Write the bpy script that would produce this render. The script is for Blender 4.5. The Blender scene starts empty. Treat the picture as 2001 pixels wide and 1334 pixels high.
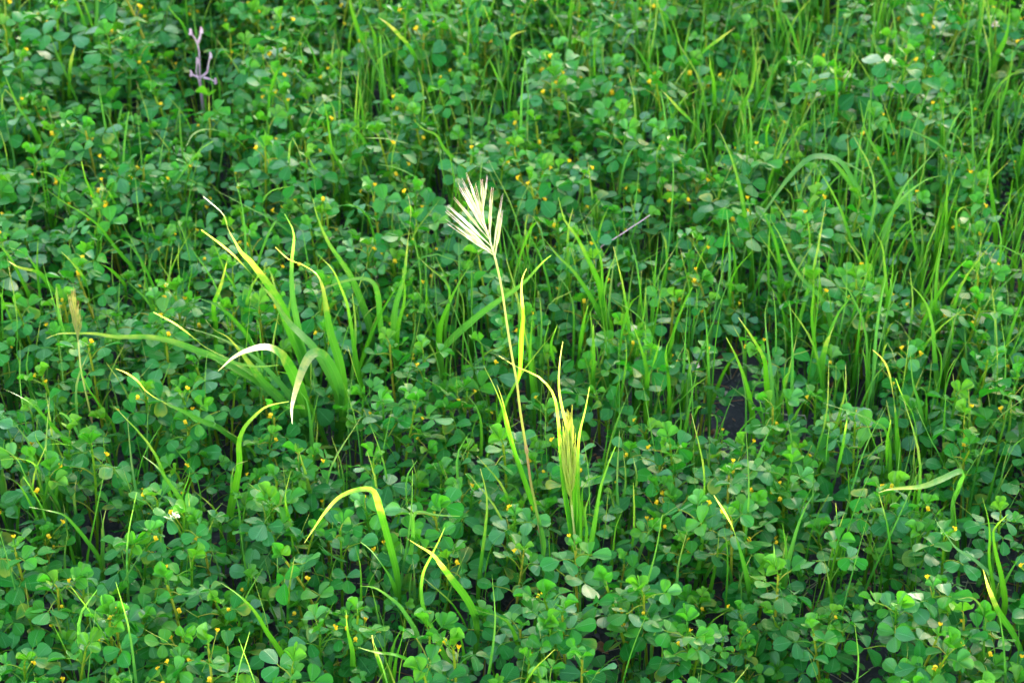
import bpy, math, random
import numpy as np
from mathutils import Vector

# ---------------------------------------------------------------- camera, sky, sun, exposure
C = bpy.context.scene
PITCH = math.radians(33.0)
ZC = 0.87
TANH = 0.273
cam_d = bpy.data.cameras.new('camera')
cam_d.sensor_width = 36.0
cam_d.lens = 18.0 / TANH
cam_d.clip_start = 0.01
cam_d.clip_end = 500.0
cam = bpy.data.objects.new('camera', cam_d)
C.collection.objects.link(cam)
cam.location = (0, 0, ZC)
cam.rotation_euler = (math.pi / 2 - PITCH, 0, 0)
cam_d.dof.use_dof = True
cam_d.dof.focus_distance = 1.17
cam_d.dof.aperture_fstop = 17.0
C.camera = cam

SUN_EL = math.radians(8.5)
SUN_AZ = math.radians(68.0)          # from +x turned towards +y (low sun ahead, a little to the right)
world = bpy.data.worlds.new('World')
C.world = world
world.use_nodes = True
wn = world.node_tree
for n in list(wn.nodes):
    wn.nodes.remove(n)
sky = wn.nodes.new('ShaderNodeTexSky')
sky.sky_type = 'NISHITA'
sky.sun_disc = False
sky.sun_elevation = SUN_EL
sky.sun_rotation = math.pi / 2 - SUN_AZ
sky.air_density = 1.0
sky.dust_density = 0.9
sky.ozone_density = 0.55
bg = wn.nodes.new('ShaderNodeBackground')
bg.inputs['Strength'].default_value = 0.15
wo = wn.nodes.new('ShaderNodeOutputWorld')
wn.links.new(sky.outputs[0], bg.inputs[0])
wn.links.new(bg.outputs[0], wo.inputs[0])

sl = bpy.data.lights.new('sun', 'SUN')
sl.energy = 5.0
sl.angle = math.radians(0.5)
sl.color = (1.0, 0.93, 0.80)
sun = bpy.data.objects.new('sun', sl)
C.collection.objects.link(sun)
sdir = Vector((math.cos(SUN_EL) * math.cos(SUN_AZ), math.cos(SUN_EL) * math.sin(SUN_AZ), math.sin(SUN_EL)))
sun.rotation_euler = sdir.to_track_quat('Z', 'Y').to_euler()
sun.location = sdir * 10

C.view_settings.view_transform = 'Standard'
C.view_settings.look = 'None'
C.view_settings.gamma = 1.0
C.view_settings.exposure = 3.55
C.render.engine = 'CYCLES'
C.cycles.use_denoising = True
C.cycles.max_bounces = 8
C.cycles.diffuse_bounces = 2
C.cycles.glossy_bounces = 2
C.cycles.transmission_bounces = 4
C.cycles.sample_clamp_indirect = 6.0

LIT_Z = 0.164      # height at which the sunlight passes over the hero stalk

rng = np.random.default_rng(11)
R = random.Random(5)

# ---------------------------------------------------------------- picture <-> place
cp, sp = math.cos(PITCH), math.sin(PITCH)


def ray(px, py):
    u = (px - 1000.5) / 1000.5 * TANH
    v = (667.0 - py) / 1000.5 * TANH
    return np.array([u, cp + v * sp, -sp + v * cp])


def at_z(px, py, z):
    d = ray(px, py)
    t = (z - ZC) / d[2]
    return np.array([0, 0, ZC]) + d * t


def at_y(px, py, y):
    d = ray(px, py)
    return np.array([0, 0, ZC]) + d * (y / d[1])


def to_px(p):
    p = np.asarray(p, float)
    q = p - np.array([0, 0, ZC])
    dep = q[..., 1] * cp - q[..., 2] * sp
    u = q[..., 0] / dep
    v = (q[..., 1] * sp + q[..., 2] * cp) / dep
    return 1000.5 + u / TANH * 1000.5, 667.0 - v / TANH * 1000.5, dep


PX = 2 * TANH / 2001.0               # metres per photo pixel at 1 m

# ---------------------------------------------------------------- materials


class NT:
    def __init__(self, name):
        self.m = bpy.data.materials.new(name)
        self.m.use_nodes = True
        self.t = self.m.node_tree
        for n in list(self.t.nodes):
            self.t.nodes.remove(n)
        self.out = self.n('ShaderNodeOutputMaterial')

    def n(self, kind, **kw):
        o = self.t.nodes.new(kind)
        for k, v in kw.items():
            setattr(o, k, v)
        return o

    def l(self, a, b):
        self.t.links.new(a, b)

    def val(self, sock, v):
        if hasattr(v, 'is_output') or hasattr(v, 'links'):
            self.l(v, sock)
        elif isinstance(v, tuple) and len(v) == 3 and sock.type == 'RGBA':
            sock.default_value = (*v, 1)
        else:
            sock.default_value = v

    def math(self, op, a, b=0.0, clamp=False):
        o = self.n('ShaderNodeMath', operation=op)
        o.use_clamp = clamp
        self.val(o.inputs[0], a)
        self.val(o.inputs[1], b)
        return o.outputs[0]

    def mix(self, f, a, b):
        o = self.n('ShaderNodeMix', data_type='RGBA')
        self.val(o.inputs[0], f)
        self.val(o.inputs[6], a if not isinstance(a, tuple) else (*a, 1))
        self.val(o.inputs[7], b if not isinstance(b, tuple) else (*b, 1))
        return o.outputs[2]

    def ramp(self, f, pts):
        o = self.n('ShaderNodeValToRGB')
        e = o.color_ramp.elements
        while len(e) < len(pts):
            e.new(0.5)
        for k, (p, c) in enumerate(pts):
            e[k].position = p
            e[k].color = (*c, 1)
        self.l(f, o.inputs[0])
        return o.outputs[0]

    def maprange(self, v, a, b, c=0.0, d=1.0):
        o = self.n('ShaderNodeMapRange')
        self.val(o.inputs[0], v)
        for i, x in zip((1, 2, 3, 4), (a, b, c, d)):
            o.inputs[i].default_value = x
        return o.outputs[0]

    def attr(self, name):
        a = self.n('ShaderNodeAttribute', attribute_name=name)
        s = self.n('ShaderNodeSeparateXYZ')
        self.l(a.outputs['Vector'], s.inputs[0])
        return s.outputs

    def noise(self, scale, vec=None, detail=3.0):
        o = self.n('ShaderNodeTexNoise')
        o.inputs['Scale'].default_value = scale
        o.inputs['Detail'].default_value = detail
        if vec is None:
            g = self.n('ShaderNodeTexCoord')
            vec = g.outputs['Object']
        self.l(vec, o.inputs['Vector'])
        return o.outputs[0]


def leafy(nt, col, trans_col, trans, rough, spec, bump=None, bstr=0.2, bdist=0.0004):
    p = nt.n('ShaderNodeBsdfPrincipled')
    nt.val(p.inputs['Base Color'], col)
    nt.val(p.inputs['Roughness'], rough)
    nt.val(p.inputs['Specular IOR Level'], spec)
    t = nt.n('ShaderNodeBsdfTranslucent')
    nt.val(t.inputs['Color'], trans_col)
    if bump is not None:
        b = nt.n('ShaderNodeBump')
        b.inputs['Strength'].default_value = bstr
        b.inputs['Distance'].default_value = bdist
        nt.l(bump, b.inputs['Height'])
        nt.l(b.outputs[0], p.inputs['Normal'])
        nt.l(b.outputs[0], t.inputs['Normal'])
    mx = nt.n('ShaderNodeMixShader')
    nt.val(mx.inputs[0], trans)
    nt.l(p.outputs[0], mx.inputs[1])
    nt.l(t.outputs[0], mx.inputs[2])
    nt.l(mx.outputs[0], nt.out.inputs[0])
    return nt.m


def mat_clover():
    nt = NT('clover_leaf')
    u, v, _ = nt.attr('luv')
    rnd, young, _d = nt.attr('ton')
    oi = nt.n('ShaderNodeObjectInfo')
    r = nt.math('FRACT', nt.math('ADD', rnd, oi.outputs['Random']))
    old = nt.ramp(r, [(0.0, (0.003, 0.082, 0.004)), (0.3, (0.006, 0.145, 0.005)),
                      (0.6, (0.022, 0.230, 0.003)), (0.8, (0.010, 0.185, 0.005)), (1.0, (0.004, 0.100, 0.012))])
    yng = nt.ramp(r, [(0.0, (0.070, 0.300, 0.010)), (0.6, (0.130, 0.350, 0.007)), (1.0, (0.200, 0.380, 0.008))])
    bloom = nt.maprange(nt.math('FRACT', nt.math('MULTIPLY', r, 7.31)), 0.60, 0.98, 0.0, 0.6)
    old = nt.mix(bloom, old, (0.050, 0.180, 0.055))
    col = nt.mix(young, old, yng)
    n1 = nt.noise(260.0)
    col = nt.mix(nt.maprange(n1, 0.35, 0.7, 0.0, 0.35), col, (0.020, 0.170, 0.016))
    # midrib and side veins, a little paler
    au = nt.math('ABSOLUTE', nt.math('SUBTRACT', u, 0.5))
    rib = nt.maprange(au, 0.0, 0.045, 1.0, 0.0)
    vein = nt.math('SINE', nt.math('MULTIPLY', nt.math('SUBTRACT', v, nt.math('MULTIPLY', au, 0.9)), 55.0))
    vein_m = nt.maprange(vein, 0.6, 1.0, 0.0, 0.24)
    m = nt.math('MAXIMUM', nt.math('MULTIPLY', rib, 0.60), vein_m)
    col = nt.mix(m, col, (0.10, 0.34, 0.09))
    # ageing leaves: yellowed from the rim inwards
    agef = nt.maprange(nt.math('FRACT', nt.math('MULTIPLY', r, 13.7)), 0.935, 0.99, 0.0, 1.0)
    rim = nt.maprange(nt.math('ADD', nt.math('MAXIMUM', v, nt.math('MULTIPLY', au, 1.9)), nt.math('MULTIPLY', n1, 0.6)), 0.75, 1.15, 0.15, 1.0)
    col = nt.mix(nt.math('MULTIPLY', nt.math('MULTIPLY', agef, rim), nt.math('SUBTRACT', 1.0, young)), col, (0.24, 0.27, 0.02))
    # dusty bloom of single leaves, worn spots
    spot = nt.maprange(nt.noise(900.0, None, 1.0), 0.70, 0.76, 0.0, 0.5)
    col = nt.mix(spot, col, (0.16, 0.26, 0.06))
    tcol = nt.mix(0.5, col, (0.07, 0.60, 0.01))
    bump = nt.math('ADD', nt.math('MULTIPLY', rib, -1.0), nt.math('MULTIPLY', vein, 0.25))
    q = nt.math('FRACT', nt.math('MULTIPLY', r, 3.7))
    rough = nt.maprange(q, 0.0, 1.0, 0.50, 0.32)
    spec = nt.maprange(q, 0.45, 1.0, 0.22, 0.80)
    return leafy(nt, col, tcol, 0.26, rough, spec, bump, 0.5, 0.0003)


def mat_grass(name, pale=0.0):
    nt = NT(name)
    u, v, _ = nt.attr('luv')
    rnd, young, dry = nt.attr('ton')
    oi = nt.n('ShaderNodeObjectInfo')
    r = nt.math('FRACT', nt.math('ADD', rnd, oi.outputs['Random']))
    col = nt.ramp(r, [(0.0, (0.014, 0.125, 0.008)), (0.4, (0.026, 0.170, 0.007)),
                      (0.75, (0.060, 0.215, 0.007)), (1.0, (0.022, 0.140, 0.022))])
    # paler, glaucous blades
    col = nt.mix(young, col, (0.10, 0.23, 0.10))
    stripes = nt.math('SINE', nt.math('MULTIPLY', u, 75.0))
    col = nt.mix(nt.maprange(stripes, 0.2, 1.0, 0.0, 0.25), col, (0.10, 0.28, 0.03))
    mid = nt.maprange(nt.math('ABSOLUTE', nt.math('SUBTRACT', u, 0.5)), 0.0, 0.07, 0.55, 0.0)
    col = nt.mix(mid, col, (0.16, 0.34, 0.06))
    # withered tip
    nz = nt.noise(110.0, None, 5.0)
    t = nt.math('ADD', v, nt.math('MULTIPLY', nt.math('SUBTRACT', nz, 0.5), 0.75))
    tipf = nt.math('MULTIPLY', nt.maprange(t, 0.60, 0.98), dry, True)
    col = nt.mix(tipf, col, (0.62, 0.50, 0.08))
    tip2 = nt.math('MULTIPLY', nt.maprange(t, 0.93, 1.0), dry, True)
    col = nt.mix(tip2, col, (0.60, 0.44, 0.30))
    tcol = nt.mix(0.5, col, (0.17, 0.62, 0.005))
    tcol = nt.mix(tipf, tcol, (0.75, 0.62, 0.10))
    return leafy(nt, col, tcol, 0.45, 0.45, 0.4, stripes, 0.25, 0.0002)


def mat_stem():
    nt = NT('clover_stem')
    rnd, young, _ = nt.attr('ton')
    oi = nt.n('ShaderNodeObjectInfo')
    r = nt.math('FRACT', nt.math('ADD', rnd, oi.outputs['Random']))
    col = nt.ramp(r, [(0.0, (0.05, 0.24, 0.01)), (0.4, (0.14, 0.34, 0.01)), (0.75, (0.30, 0.38, 0.015)), (1.0, (0.42, 0.36, 0.03))])
    col = nt.mix(nt.maprange(nt.noise(120.0), 0.6, 0.75, 0.0, 0.5), col, (0.30, 0.22, 0.05))
    return leafy(nt, col, col, 0.35, 0.45, 0.4)


def mat_petal():
    nt = NT('yellow_petal')
    col = nt.mix(nt.maprange(nt.noise(500.0), 0.4, 0.65), (0.95, 0.55, 0.012), (0.92, 0.68, 0.03))
    return leafy(nt, col, (0.95, 0.60, 0.02), 0.35, 0.5, 0.3)


def mat_head(name, base, tipc):
    nt = NT(name)
    u, v, _ = nt.attr('luv')
    rnd, _a, _b = nt.attr('ton')
    c = nt.mix(nt.maprange(v, 0.25, 0.9), base, tipc)
    c = nt.mix(nt.maprange(nt.noise(300.0), 0.45, 0.65, 0.0, 0.35), c, (0.46, 0.42, 0.16))
    c = nt.mix(nt.math('MULTIPLY', rnd, 0.35), c, (0.55, 0.62, 0.12))
    c = nt.mix(nt.maprange(nt.math('SINE', nt.math('MULTIPLY', u, 40.0)), 0.3, 1.0, 0.0, 0.2), c, (0.50, 0.56, 0.20))
    return leafy(nt, c, c, 0.45, 0.5, 0.4)


def mat_dry(name, a, b):
    nt = NT(name)
    c = nt.mix(nt.maprange(nt.noise(180.0), 0.35, 0.65), a, b)
    return leafy(nt, c, c, 0.15, 0.7, 0.3)


def mat_soil():
    nt = NT('soil')
    g = nt.n('ShaderNodeTexCoord').outputs['Object']
    n1 = nt.noise(30.0, g, 8.0)
    n2 = nt.noise(260.0, g, 6.0)
    vo = nt.n('ShaderNodeTexVoronoi', feature='DISTANCE_TO_EDGE')
    vo.inputs['Scale'].default_value = 14.0
    wv = nt.n('ShaderNodeVectorMath', operation='ADD')
    nn = nt.n('ShaderNodeTexNoise')
    nn.inputs['Scale'].default_value = 40.0
    nt.l(g, nn.inputs['Vector'])
    sc_ = nt.n('ShaderNodeVectorMath', operation='SCALE')
    sc_.inputs['Scale'].default_value = 0.05
    nt.l(nn.outputs['Color'], sc_.inputs[0])
    nt.l(g, wv.inputs[0])
    nt.l(sc_.outputs[0], wv.inputs[1])
    nt.l(wv.outputs[0], vo.inputs['Vector'])
    col = nt.mix(nt.maprange(n1, 0.35, 0.7), (0.016, 0.013, 0.014), (0.055, 0.045, 0.046))
    col = nt.mix(nt.maprange(n2, 0.55, 0.75, 0.0, 0.6), col, (0.13, 0.11, 0.10))
    crack = nt.maprange(vo.outputs[0], 0.0, 0.06, 0.0, 1.0)
    col = nt.mix(crack, (0.02, 0.017, 0.018), col)
    p = nt.n('ShaderNodeBsdfPrincipled')
    nt.l(col, p.inputs['Base Color'])
    p.inputs['Roughness'].default_value = 0.85
    h = nt.math('ADD', nt.math('MULTIPLY', n2, 0.6), nt.math('ADD', n1, nt.math('MULTIPLY', crack, 0.5)))
    b = nt.n('ShaderNodeBump')
    b.inputs['Strength'].default_value = 0.9
    b.inputs['Distance'].default_value = 0.004
    nt.l(h, b.inputs['Height'])
    nt.l(b.outputs[0], p.inputs['Normal'])
    nt.l(p.outputs[0], nt.out.inputs[0])
    return nt.m


def mat_stone():
    nt = NT('shade_wall_stone')
    g = nt.n('ShaderNodeTexCoord').outputs['Object']
    br = nt.n('ShaderNodeTexBrick')
    br.inputs['Scale'].default_value = 3.0
    br.inputs['Color1'].default_value = (0.26, 0.23, 0.20, 1)
    br.inputs['Color2'].default_value = (0.36, 0.33, 0.28, 1)
    br.inputs['Mortar'].default_value = (0.42, 0.40, 0.36, 1)
    nt.l(g, br.inputs['Vector'])
    c = nt.mix(nt.maprange(nt.noise(12.0, g, 6.0), 0.3, 0.7, 0.0, 0.5), br.outputs[0], (0.20, 0.18, 0.14))
    p = nt.n('ShaderNodeBsdfPrincipled')
    nt.l(c, p.inputs['Base Color'])
    p.inputs['Roughness'].default_value = 0.9
    nt.l(p.outputs[0], nt.out.inputs[0])
    return nt.m


M_CLOVER = mat_clover()
M_STEM = mat_stem()
M_GRASS = mat_grass('grass_blade')
M_PETAL = mat_petal()
M_HEAD = mat_head('pale_seed_head', (0.70, 0.72, 0.44), (0.82, 0.60, 0.68))
M_HEAD2 = mat_head('green_seed_head', (0.38, 0.52, 0.04), (0.66, 0.62, 0.13))
M_HEAD3 = mat_head('brown_seed_head', (0.30, 0.32, 0.07), (0.48, 0.34, 0.16))
M_STRAW = mat_dry('dry_straw', (0.34, 0.26, 0.16), (0.50, 0.42, 0.30))
M_LILAC = mat_dry('dry_lilac', (0.66, 0.34, 0.42), (0.74, 0.48, 0.55))
M_BROWN = mat_dry('dead_leaf', (0.26, 0.10, 0.04), (0.42, 0.20, 0.10))
M_PINK = mat_dry('fallen_petal', (0.70, 0.42, 0.34), (0.75, 0.58, 0.45))
M_CRUMB = mat_dry('soil_crumb', (0.05, 0.04, 0.04), (0.14, 0.11, 0.10))
M_SOIL = mat_soil()
M_STONE = mat_stone()

# ---------------------------------------------------------------- light-weight mesh pieces


class G:
    """vertices, quads, per-vertex (u, v, -) and (random, young, dry), one material number per face"""

    def __init__(self):
        self.v, self.f, self.l, self.t, self.m = [], [], [], [], []
        self.n = 0

    def add(self, v, f, l, t, m=0):
        v = np.asarray(v, float)
        self.v.append(v)
        self.f.append(np.asarray(f, int) + self.n)
        self.l.append(np.asarray(l, float))
        t = np.asarray(t, float)
        if t.ndim == 1:
            t = np.tile(t, (len(v), 1))
        self.t.append(t)
        self.m.append(np.full(len(f), m, int))
        self.n += len(v)
        return self

    def done(self):
        self.v = [np.concatenate(self.v)]
        self.f = [np.concatenate(self.f)]
        self.l = [np.concatenate(self.l)]
        self.t = [np.concatenate(self.t)]
        self.m = [np.concatenate(self.m)]
        return self


def to_mesh(g, name, mats):
    g.done()
    v, f, l, t, m = g.v[0], g.f[0], g.l[0], g.t[0], g.m[0]
    me = bpy.data.meshes.new(name)
    me.vertices.add(len(v))
    me.vertices.foreach_set('co', v.astype(np.float32).ravel())
    me.loops.add(f.size)
    me.loops.foreach_set('vertex_index', f.astype(np.int32).ravel())
    me.polygons.add(len(f))
    me.polygons.foreach_set('loop_start', np.arange(0, f.size, 4, dtype=np.int32))
    me.polygons.foreach_set('material_index', m.astype(np.int32))
    me.polygons.foreach_set('use_smooth', np.ones(len(f), dtype=bool))
    for nm, arr in (('luv', l), ('ton', t)):
        a = me.attributes.new(nm, 'FLOAT_VECTOR', 'POINT')
        a.data.foreach_set('vector', arr.astype(np.float32).ravel())
    for x in mats:
        me.materials.append(x)
    me.update(calc_edges=True)
    return me


def grid_faces(nu, nv):
    i = np.arange(nv - 1)[:, None] * nu + np.arange(nu - 1)[None, :]
    i = i.ravel()
    return np.stack([i, i + 1, i + nu + 1, i + nu], 1)


def norm(a):
    a = np.asarray(a, float)
    return a / (np.linalg.norm(a, axis=-1, keepdims=True) + 1e-12)


def spline(P, n):
    P = np.asarray(P, float)
    if len(P) == 2:
        return P[0] + (P[1] - P[0]) * np.linspace(0, 1, n)[:, None]
    Q = np.vstack([2 * P[0] - P[1], P, 2 * P[-1] - P[-2]])
    seg = np.linalg.norm(np.diff(P, axis=0), axis=1)
    cum = np.concatenate([[0], np.cumsum(seg)])
    s = np.linspace(0, cum[-1], n)
    out = []
    for x in s:
        k = min(int(np.searchsorted(cum, x, 'right') - 1), len(P) - 2)
        t = (x - cum[k]) / max(seg[k], 1e-9)
        a, b, c, d = Q[k], Q[k + 1], Q[k + 2], Q[k + 3]
        out.append(0.5 * ((2 * b) + (-a + c) * t + (2 * a - 5 * b + 4 * c - d) * t * t + (-a + 3 * b - 3 * c + d) * t ** 3))
    return np.array(out)


def tube(g, P, r0, r1, ton, m=0, sides=6, n=8):
    Q = spline(P, n)
    T = norm(np.gradient(Q, axis=0))
    ref = np.array([0.31, 0.17, 0.93]) if abs(T[0][2]) < 0.8 else np.array([0.9, 0.3, 0.1])
    A = norm(np.cross(T, ref))
    B = np.cross(T, A)
    s = np.linspace(0, 1, n)
    rad = r0 + (r1 - r0) * s
    th = np.linspace(0, 2 * math.pi, sides, endpoint=False)
    V = Q[:, None] + rad[:, None, None] * (A[:, None] * np.cos(th)[None, :, None] + B[:, None] * np.sin(th)[None, :, None])
    V = V.reshape(-1, 3)
    f = []
    for i in range(n - 1):
        for j in range(sides):
            k = (j + 1) % sides
            f.append((i * sides + j, i * sides + k, (i + 1) * sides + k, (i + 1) * sides + j))
    l = np.zeros((len(V), 3))
    l[:, 1] = np.repeat(s, sides)
    l[:, 0] = np.tile(th / (2 * math.pi), n)
    g.add(V, f, l, ton, m)


LEAF_S = np.array([0.0, 0.14, 0.34, 0.56, 0.76, 0.91, 1.0])
LEAF_W = np.array([0.03, 0.17, 0.30, 0.385, 0.39, 0.28, 0.10])


def leaflet(g, o, d, nrm, L, ton, m=0, wide=1.0, fold=0.15, droop=0.2, notch=0.05, ripple=0.0, low=False):
    """obovate clover leaflet from o along d with surface normal nrm"""
    S, W = (LEAF_S, LEAF_W) if not low else (LEAF_S[[0, 2, 3, 4, 5, 6]], LEAF_W[[0, 2, 3, 4, 5, 6]])
    d = norm(d)
    side = norm(np.cross(nrm, d))
    nn = np.cross(d, side)
    U = np.array([-1, -0.52, 0, 0.52, 1.0]) if not low else np.array([-1, 0, 1.0])
    V, l = [], []
    for s, w in zip(S, W):
        for a in U:
            y = s * L
            if s > 0.85:
                y -= notch * L * (1 - abs(a)) * (s - 0.85) / 0.15 * 1.0
                y += 0.0
            x = a * w * L * wide * 1.02
            if abs(a) == 1.0 and s > 0.5:
                x *= 1.0 + 0.05 * math.sin(40 * s + 90 * wide)
            z = abs(a) * w * L * fold * 2 - droop * L * s * s * 0.5 + ripple * L * math.sin(7 * s + 2 * a) * abs(a) * 0.06
            V.append(o + d * y + side * x + nn * z)
            l.append(((a + 1) / 2, s, 0))
    g.add(np.array(V), grid_faces(len(U), len(S)), l, ton, m)


def blade(g, P, w, ton, m=0, n=22, roll=0.0, twist=0.0, fold=0.35, view=(0, -0.6, 0.8), base_w=0.55, low=False, tpow=1.0, tap=0.62):
    """ribbon leaf along P (root to tip) of full width w"""
    Q = spline(P, n)
    T = norm(np.gradient(Q, axis=0))
    vw = norm(np.array(view))
    S0 = norm(np.cross(T, vw))
    for i in range(1, n):                      # keep the side from flipping
        if np.dot(S0[i], S0[i - 1]) < 0:
            S0[i] = -S0[i]
    N0 = np.cross(S0, T)
    s = np.linspace(0, 1, n)
    ang = roll + twist * s ** tpow
    S = S0 * np.cos(ang)[:, None] + N0 * np.sin(ang)[:, None]
    N = np.cross(S, T)
    W = w * 0.5 * (base_w + (1 - base_w) * np.clip(s / 0.35, 0, 1)) * np.clip((1 - s) / tap, 0, 1) ** 0.8
    W = np.maximum(W, w * 0.03)
    V, l = [], []
    U = (-1.0, -0.5, 0.0, 0.5, 1.0) if not low else (-1.0, 0.0, 1.0)
    for a in U:
        V.append(Q + S * (a * W)[:, None] + N * (abs(a) * W * fold)[:, None])
        l.append(np.stack([np.full(n, (a + 1) / 2), s, np.zeros(n)], 1))
    V = np.stack(V, 1).reshape(-1, 3)
    l = np.stack(l, 1).reshape(-1, 3)
    g.add(V, grid_faces(len(U), n), l, ton, m)


# ---------------------------------------------------------------- clover: a library of plants kept as pieces
def trifoliate(r, base, tip, up, L, ton, young, low=False):
    """petiole from base to tip and three leaflets; slot 0 leaf, slot 1 stem"""
    g = G()
    base, tip = np.array(base), np.array(tip)
    midp = (base + tip) / 2 + np.array([0, 0, 0.12 * np.linalg.norm(tip - base)])
    tube(g, [base, midp, tip], 0.00055, 0.00040, ton, 1, 4 if low else 5, 4 if low else 6)
    d = norm(tip - midp)
    d = norm(d - up * np.dot(d, up))
    side = np.cross(up, d)
    fold = r.uniform(-0.10, 0.30) + young * 0.55
    lift = young * 0.7 + r.uniform(-0.28, 0.22)
    for k, a in enumerate((0.0, r.uniform(1.5, 2.0), -r.uniform(1.5, 2.0))):
        if young > 0.5:
            a *= 0.7
        dd = d * math.cos(a) + side * math.sin(a)
        dd = norm(dd + up * (lift + r.uniform(-0.15, 0.15)))
        nn = norm(up + np.array([r.uniform(-.32, .32), r.uniform(-.32, .32), 0]))
        o = tip + dd * (0.0028 if k == 0 else 0.0006)
        tt = np.array([ton[0] + r.uniform(-0.06, 0.06), ton[1], 0.0])
        leaflet(g, o, dd, nn, L * (1.04 if k == 0 else r.uniform(0.88, 1.0)), tt, 0, r.uniform(0.92, 1.12), fold,
                r.uniform(0.0, 0.45), r.uniform(0.0, 0.09), r.uniform(0, 1), low)
        if k == 0 and not low:
            tube(g, [tip, o], 0.0004, 0.0004, ton, 1, 4, 2)
    return g


def flower_piece(r, base, tip, ton, low=False):
    """peduncle, calyx, standard petal, two wings and a keel; slot 0 petal, slot 1 stem"""
    g = G()
    base, tip = np.array(base), np.array(tip)
    tube(g, [base, (base + tip) / 2 + np.array([0, 0, 0.002]), tip], 0.0004, 0.00035, ton, 1, 4, 4)
    d = norm(tip - base + np.array([0, 0, 0.004]))
    up = norm(np.cross(np.cross(d, [0, 0, 1.0]), d) + 0.01)
    tube(g, [tip - d * 0.0004, tip + d * 0.0016], 0.0007, 0.0010, ton, 1, 5, 3)
    s = r.uniform(0.64, 0.92)
    o = tip + d * 0.0012
    leaflet(g, o, norm(d * 0.8 + up * 0.7), norm(-d * 0.6 + up), 0.0047 * s, (0.5, 0, 0), 0, 1.0, -0.25, -0.5, 0.12, 0, True)
    sd = np.cross(up, d)
    for k in (-1, 1):
        leaflet(g, o + sd * k * 0.0003, norm(d + sd * k * 0.30), norm(sd * k + up * 0.4), 0.0037 * s, (0.5, 0, 0), 0, 0.85, 0.2, 0.2, 0, 0, True)
    leaflet(g, o, norm(d - up * 0.15), norm(up), 0.0033 * s, (0.5, 0, 0), 0, 0.6, 0.7, 0.0, 0, 0, True)
    return g


def clover_proto(seed, low=False):
    r = random.Random(seed)
    H = r.uniform(0.075, 0.122)
    lean = r.uniform(0, 0.020)
    az = r.uniform(0, 6.28)
    top = np.array([lean * math.cos(az), lean * math.sin(az), H])
    P = [np.zeros(3), top * np.array([0.2, 0.2, 0.45]), top * np.array([0.6, 0.6, 0.8]), top]
    curve = spline(P, 20)

    def on(s):
        return curve[int(round(np.clip(s, 0, 1) * 19))]
    parts = []
    st = G()
    rs = r.random()
    tube(st, P, 0.0014, 0.0009, (rs, 0, 0), 0, 5 if low else 7, 6 if low else 10)
    nl = r.randint(6, 9)
    ga = r.uniform(0, 6.28)
    for k in range(nl):
        s = 0.48 + 0.52 * (k / (nl - 1)) ** 0.8
        b = on(s)
        # little toothed stipules round the node
        if not low and s > 0.45:
            for q in range(2):
                a = ga + k * 2.4 + q * 2.2
                dd = norm(np.array([math.cos(a), math.sin(a), 0.9]))
                leaflet(st, b, dd, norm(np.array([-math.cos(a), -math.sin(a), 0.8])), 0.0045, (rs, 0.7, 0), 1, 0.55, 0.3, 0, 0, 0, True)
        a = ga + k * 2.4 + r.uniform(-0.35, 0.35)
        yg = 0.0
        if k == nl - 1:
            yg = r.uniform(0.75, 1.0)
        elif k == nl - 2:
            yg = r.uniform(0.1, 0.8)
        elif r.random() < 0.25:
            yg = r.uniform(0.15, 0.6)
        ln = (0.031 - 0.018 * s) * r.uniform(0.7, 1.25) * (1 - 0.6 * (yg > 0.7))
        el = r.uniform(0.15, 0.9) if yg < 0.7 else 1.2
        tip = b + ln * np.array([math.cos(a) * math.cos(el), math.sin(a) * math.cos(el), math.sin(el)])
        tip[2] = max(tip[2], 0.02)
        up = norm(np.array([r.gauss(0, 0.36), r.gauss(0, 0.36) - 0.03, 1.0]))
        L = r.triangular(0.0088, 0.0180, 0.0143) * (1 - 0.35 * yg)
        rn = r.random()
        parts.append(('leaf', trifoliate(r, b, tip, up, L, np.array([rn, yg, 0.0]), yg, low)))
    nf = r.choice([0, 0, 0, 1, 1, 2, 2])
    for k in range(nf):
        s = r.uniform(0.70, 0.98)
        b = on(s)
        a = r.uniform(0, 6.28)
        ln = r.uniform(0.010, 0.020)
        tip = b + ln * np.array([math.cos(a) * 0.6, math.sin(a) * 0.6 - 0.15, 0.85])
        parts.append(('flower', flower_piece(r, b, tip, (rs, 0, 0))))
    parts.insert(0, ('stem', st))
    for _, g in parts:
        g.done()
    return parts, nf


NP = 22
PROTO = [clover_proto(100 + k) for k in range(NP)]
PROTO_LOW = [clover_proto(100 + k, True) for k in range(NP)]
SLOTS = {'stem': [M_STEM, M_CLOVER], 'leaf': [M_CLOVER, M_STEM], 'flower': [M_PETAL, M_STEM]}


def link(name, data, parent=None):
    o = bpy.data.objects.new(name, data)
    C.collection.objects.link(o)
    if parent is not None:
        o.parent = parent
    return o


def tag(o, label=None, cat=None, group=None, kind=None):
    if label:
        o['label'] = label
    if cat:
        o['category'] = cat
    if group:
        o['group'] = group
    if kind:
        o['kind'] = kind
    return o


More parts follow.
